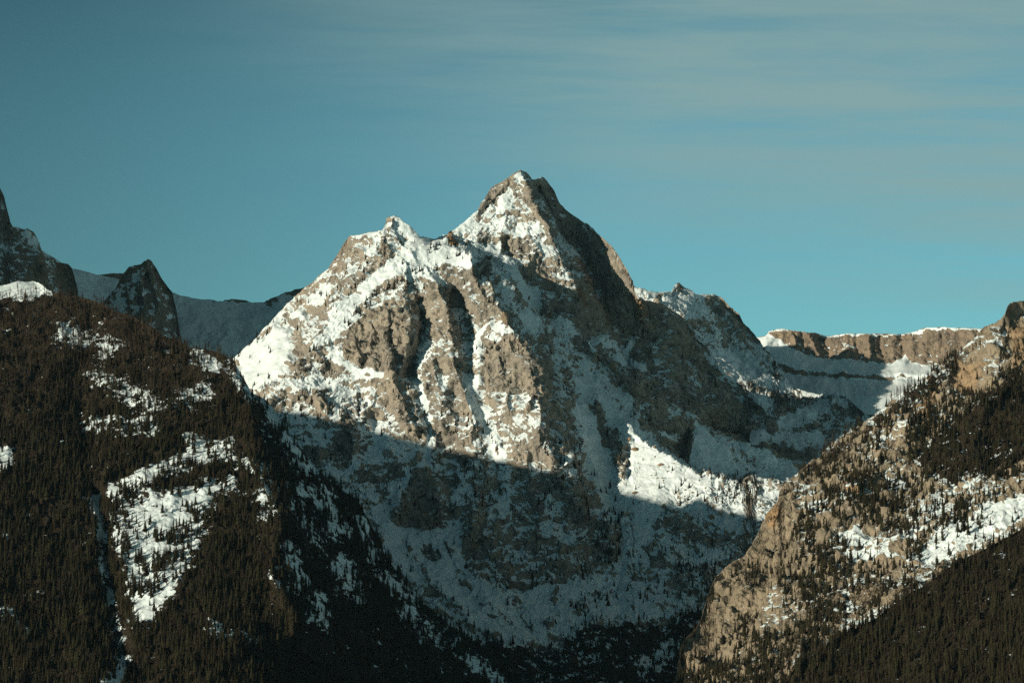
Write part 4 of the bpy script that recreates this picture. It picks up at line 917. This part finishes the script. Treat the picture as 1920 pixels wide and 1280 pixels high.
# main peak
D_MAIN = [
    ('s', [(758, 519), (815, 493)], 0.9, 3, 5), ('s', [(700, 562), (730, 540), (758, 519)], 0.8, 3, 6), ('s', [(630, 630), (665, 605), (700, 565)], 0.8, 3, 6),
    ('s', [(660, 605), (690, 588)], 0.5, 3, 6), ('s', [(800, 470), (830, 460)], 0.5, 2, 3), ('s', [(850, 470), (890, 485)], 0.7, 3, 4),
    ('s', [(445, 668), (490, 630), (560, 555)], 0.6, 4, 6), ('s', [(560, 560), (620, 560), (660, 520), (700, 500)], 0.3, 8, 16), ('s', [(480, 740), (540, 700), (600, 660)], 0.7, 4, 8),
    ('s', [(545, 690), (620, 700)], 0.4, 6, 14), ('s', [(560, 760), (660, 760)], 0.25, 8, 18), ('p', [(830, 760), (920, 780), (930, 860), (840, 830)], 0.35, 10), ('s', [(905, 640), (970, 640)], 0.35, 4, 9),
    ('p', [(860, 850), (930, 860), (930, 960), (870, 960)], 0.3, 10), ('p', [(1010, 820), (1090, 830), (1110, 960), (1020, 960)], 0.4, 10),
    ('p', [(1115, 960), (1160, 960), (1165, 1040), (1120, 1050)], 0.95, 6), ('s', [(1130, 920), (1150, 930)], 0.7, 4, 8), ('p', [(1340, 885), (1440, 890), (1440, 945), (1360, 945)], 0.55, 6),
    ('s', [(1280, 920), (1340, 950)], 0.35, 6, 12), ('s', [(1320, 885), (1400, 892), (1470, 900)], 0.8, 3, 5), ('s', [(1210, 790), (1240, 810)], 0.6, 4, 8), ('s', [(1270, 810), (1310, 850), (1350, 880)], 0.6, 4, 6),
    ('s', [(1500, 790), (1540, 785)], 0.3, 4, 8), ('p', [(1260, 1060), (1340, 1040), (1400, 1030), (1400, 1110), (1280, 1130)], 0.6, 12), ('p', [(1210, 1000), (1260, 1000), (1280, 1100), (1240, 1110)], 0.35, 12),
    ('p', [(1100, 1170), (1330, 1120), (1330, 1340), (850, 1340), (800, 1180), (900, 1195), (1000, 1215)], 0.95, 8), ('s', [(1080, 1140), (1200, 1120)], 0.35, 8, 14), ('s', [(1190, 1240), (1270, 1200)], 0.4, 8, 12),
    ('p', [(960, 1040), (1080, 1010), (1100, 1080), (1000, 1100)], 0.3, 12), ('p', [(620, 850), (700, 880), (720, 920), (650, 910)], 0.3, 10),
]
T_MAIN = scatter(GSH, (1400, 700, 1640, 900), 0.022, D_MAIN, 0.035, 9, 16, 0.1)
T_MAIN = join(T_MAIN, scatter(GM, (430, 440, 1640, 1320), 0.022, D_MAIN, 0.035, 9, 17, 0.1))

# the trees that show largest stand as single trees, the rest as forest
used = []
def pick_largest(T, m, n, label, group):
    idx = np.where(m)[0]
    size = T['h'] / T['y']
    idx = idx[np.argsort(-size[idx])][:n]
    for i in idx: single(T, i, label, group)
    keep = np.ones(len(T['x']), bool); keep[idx] = False
    return sub(T, keep)
CL = "of the left hillside's snow clearing"
ZL = [([(195, 955), (245, 955), (240, 1075), (205, 1075)], 30, "dark conifer in the clump along the left edge " + CL, "conifers on the left edge of the clearing"),
      ([(245, 915), (350, 900), (350, 945), (245, 960)], 20, "dark conifer along the upper edge " + CL, "conifers on the upper edge of the clearing"),
      ([(350, 890), (470, 880), (470, 930), (350, 945)], 18, "dark conifer beside the narrow upper right arm " + CL, "conifers on the upper right arm of the clearing"),
      ([(250, 960), (355, 945), (355, 1020), (250, 1030)], 24, "dark conifer in the small row across the middle " + CL, "conifers in the middle of the clearing"),
      ([(355, 945), (410, 930), (390, 1010), (360, 1080), (345, 1020)], 24, "dark conifer on the right edge " + CL, "conifers on the right edge of the clearing"),
      ([(220, 1075), (245, 1030), (350, 1020), (360, 1080), (300, 1120), (230, 1120)], 30, "dark conifer in the diagonal belt low down " + CL, "conifers in the lower belt of the clearing"),
      ([(225, 1120), (320, 1115), (300, 1170), (250, 1200)], 16, "dark conifer at the lowest tip " + CL, "conifers at the lowest tip of the clearing"),
      ([(150, 760), (300, 775), (300, 830), (150, 820)], 26, "tree in the speckled snow opening high on the left hillside", "trees in the speckled opening of the left hillside"),
      ([(215, 930), (220, 890), (420, 825), (430, 850), (260, 905)], 20, "tree on the thin snow strip just above the large clearing on the left", "trees on the thin strip above the clearing"),
      ([(350, 655), (420, 660), (420, 710), (350, 705)], 12, "tree by the snow patch at the right end of the left crest", "trees near the end of the left crest"),
      ([(0, 520), (80, 520), (80, 565), (0, 565)], 10, "tree on the sunlit snowy knoll at the far left of the crest", "trees on the snowy knoll")]
for poly, n_, lab, grp in ZL:
    m = (T_LEFT['u'] > 0) & (T_LEFT['v'] < 1275) & ((T_LEFT['pick'] < 5) | ("conifer" not in lab)) & (inpoly(T_LEFT['u'], T_LEFT['v'], poly) > 0)
    T_LEFT = pick_largest(T_LEFT, m, n_, lab, grp)
ZR = [([(1560, 980), (1690, 985), (1680, 1060), (1570, 1060)], 14, "conifer in the bright round snow patch in the middle of the right hillside", "conifers in the round patch on the right"),
      ([(1690, 1075), (1690, 1010), (1800, 930), (1920, 880), (1920, 965), (1780, 1050)], 22, "conifer on the long snow strip above the dark spur at lower right", "conifers on the snow strip above the spur"),
      ([(1440, 1000), (1470, 910), (1560, 930), (1540, 990), (1480, 1040)], 10, "conifer near the snowy shoulder on the skyline edge of the right hillside", "conifers by the right shoulder"),
      ([(1280, 1240), (1320, 1110), (1430, 1040), (1450, 1120), (1400, 1200)], 14, "lone conifer on the bare tan rock at the lower left edge of the right hillside", "conifers on the bare rock edge"),
      ([(1840, 660), (1850, 600), (1918, 570), (1918, 660)], 10, "conifer among the crags at the upper right corner of the right hillside", "conifers on the right crags")]
for poly, n_, lab, grp in ZR:
    m = (T_RIGHT['u'] < 1915) & (T_RIGHT['pick'] < 5) & (inpoly(T_RIGHT['u'], T_RIGHT['v'], poly) > 0)
    T_RIGHT = pick_largest(T_RIGHT, m, n_, lab, grp)
forest("forest", T_LEFT, "dense dark brown conifer forest covering the left hillside")
forest("forest", T_RIGHT, "conifer stands scattered over the rocky right hillside")
forest("forest", T_SPUR, "dense dark conifer forest on the low spur at bottom right")
forest("forest", T_MAIN, "small conifers dotted on ledges and valley floor of the main peak")
print("trees", len(T_LEFT['x']), len(T_RIGHT['x']), len(T_SPUR['x']), len(T_MAIN['x']))

for o, lab in ((peak, "sunlit snow streaked rock peak in the middle with deep shadowed right side"), (left, "dark forested hillside on the left with a snow clearing"),
               (right, "rocky hillside on the right with patchy snow and conifers"), (nearr, "dark forested spur in the lower right corner"),
               (cliffs, "distant brown cliff rim capped with snow"), (snowr, "distant shaded snow ridge behind the left hillside"),
               (horn, "small pointed dark horn peak on the far snow ridge"), (cliffl, "dark cliff peak cut by the left edge of the picture"),
               (shoulder, "shaded snowy shoulder and bench behind the right foot of the main peak"), (talus, "shaded snow covered talus fan under the dark right buttress of the peak"), (backr, "unseen ridge added behind the main peak to shade the far cliff bench"), (mass, "unseen mountain ridge past the left edge, shaped to shade the far basin"), (gr, "flat valley ground below the hills")):
    o['label'] = lab

# ================================================================== ROCKS
def rock_mesh(seed, sub_, sharp=0.5):
    import bmesh
    bm = bmesh.new(); bmesh.ops.create_icosphere(bm, subdivisions=sub_, radius=1.0)
    co = np.array([v.co[:] for v in bm.verts])
    d = ridged(co[:, 0] * 0.9 + seed, co[:, 1] * 0.9, co[:, 2] * 0.6 + seed, 3, 0.6) - 0.6
    d2 = fbm(co[:, 0] * 2.4, co[:, 1] * 2.4 + seed, co[:, 2] * 2.4, 2)
    r = random.Random(seed)
    for v, a, b_ in zip(bm.verts, d, d2): v.co = v.co * (1 + sharp * a + 0.16 * b_)
    for k in range(9):                                   # flat broken sides
        n = Vector((r.uniform(-1, 1), r.uniform(-1, 1), r.uniform(-0.4, 1))).normalized(); c = r.uniform(0.55, 0.85)
        for v in bm.verts:
            e = v.co.dot(n) - c
            if e > 0: v.co -= n * e * 0.92
    me = bpy.data.meshes.new("rock"); bm.to_mesh(me); bm.free(); me.materials.append(M_ROCK)
    return me
M_ROCK = terrain_material("broken_rock", (0.24, 0.19, 0.135), (0.30, 0.21, 0.13), (0.14, 0.11, 0.085), (0.05, 0.04, 0.025), bump=3.0)
def ground_at(G, u, v):
    ok, r, c = on_grid(G, np.array([float(u)]), np.array([float(v)]))
    return Vector((G['X'][r[0], c[0]], G['Y'][r[0], c[0]], G['Z'][r[0], c[0]]))
def tower(u, v, w, h, sd, lean=0.0):
    o = bpy.data.objects.new("rock_tower", rock_mesh(sd, 4, 0.55)); scene.collection.objects.link(o)
    p = ground_at(GM, u, v); k = p.y / F
    o.location = p + Vector((0, -0.1 * w * k, 0)); o.scale = (w * 0.5 * k, w * 0.5 * k, h * 0.5 * k); o.rotation_euler = (0, lean, sd)
    o.parent = peak; return o
for i, (u, v, w, h, lean) in enumerate(((849, 442, 20, 26, 0.2), (1090, 552, 20, 44, 0.1), (1206, 580, 15, 38, 0.0), (1027, 556, 16, 14, 0.3), (1039, 582, 12, 22, 0.1),
        (945, 594, 15, 24, 0.1), (1231, 607, 8, 10, 0.0), (1296, 628, 11, 18, -0.4), (1151, 686, 10, 22, -0.7), (1174, 852, 14, 30, 0.1))):
    tower(u, v, w, h, i + 3, lean)
BM = [rock_mesh(40 + i, 3) for i in range(3)]
def boulder(u, v, w, h, i, label, group=None):
    o = bpy.data.objects.new("boulder", BM[i % 3]); scene.collection.objects.link(o)
    p = ground_at(GM, u, v); k = p.y / F
    o.location = p + Vector((0, 0, h * 0.2 * k)); o.scale = (w * 0.5 * k, w * 0.5 * k, h * 0.5 * k); o.rotation_euler = (0.2 * (i % 3), 0.15, i * 1.7)
    o['label'] = label; o['category'] = 'boulder'
    if group: o['group'] = group
for i, (u, v, w, h, lab) in enumerate(((1191, 842, 17, 8, "flat orange brown boulder just below the tip of the sunlit moraine"), (1180, 823, 9, 9, "brown block in the shadow line at the tip of the moraine"),
        (1237, 871, 14, 8, "brown boulder in the middle of the bright moraine snow"), (1191, 925, 11, 6, "dark boulder at the foot of the moraine by the shadow edge"),
        (1334, 968, 14, 10, "brown boulder on the lower right end of the moraine near the shadow"), (1228, 838, 8, 5, "small boulder on the crest of the moraine"))):
    boulder(u, v, w, h, i, lab)
rb = random.Random(5)
for i in range(26):
    t = rb.random(); u = 1195 + 130 * t + rb.uniform(-18, 18); v = 850 + 75 * t + rb.uniform(-20, 30)
    boulder(u, v, rb.uniform(3.0, 6), rb.uniform(2.2, 4), i, "small dark stone poking out of the sunlit moraine snow", "stones in the moraine snow")

# ================================================================== HAZE
def haze():
    x0, x1, y0, y1, z0, z1 = -30000, 30000, -20000, 30000, -60, 2600
    v = [(x, y, z) for z in (z0, z1) for y in (y0, y1) for x in (x0, x1)]
    f = [(0, 2, 3, 1), (4, 5, 7, 6), (0, 1, 5, 4), (2, 6, 7, 3), (0, 4, 6, 2), (1, 3, 7, 5)]
    me = bpy.data.meshes.new("haze"); me.from_pydata(v, [], f); me.update()
    m, n, l = nodes("haze_air")
    pv = n.new('ShaderNodeVolumePrincipled'); pv.inputs['Density'].default_value = HAZE
    pv.inputs['Color'].default_value = (0.42, 0.76, 1.0, 1); pv.inputs['Anisotropy'].default_value = 0.2
    o = n.new('ShaderNodeOutputMaterial'); l.new(pv.outputs[0], o.inputs['Volume'])
    me.materials.append(m)
    ob = bpy.data.objects.new("haze", me); scene.collection.objects.link(ob); ob['kind'] = 'stuff'; ob['label'] = "thin blue mountain air"; ob['category'] = 'haze'
HAZE = 0.5e-5
haze()
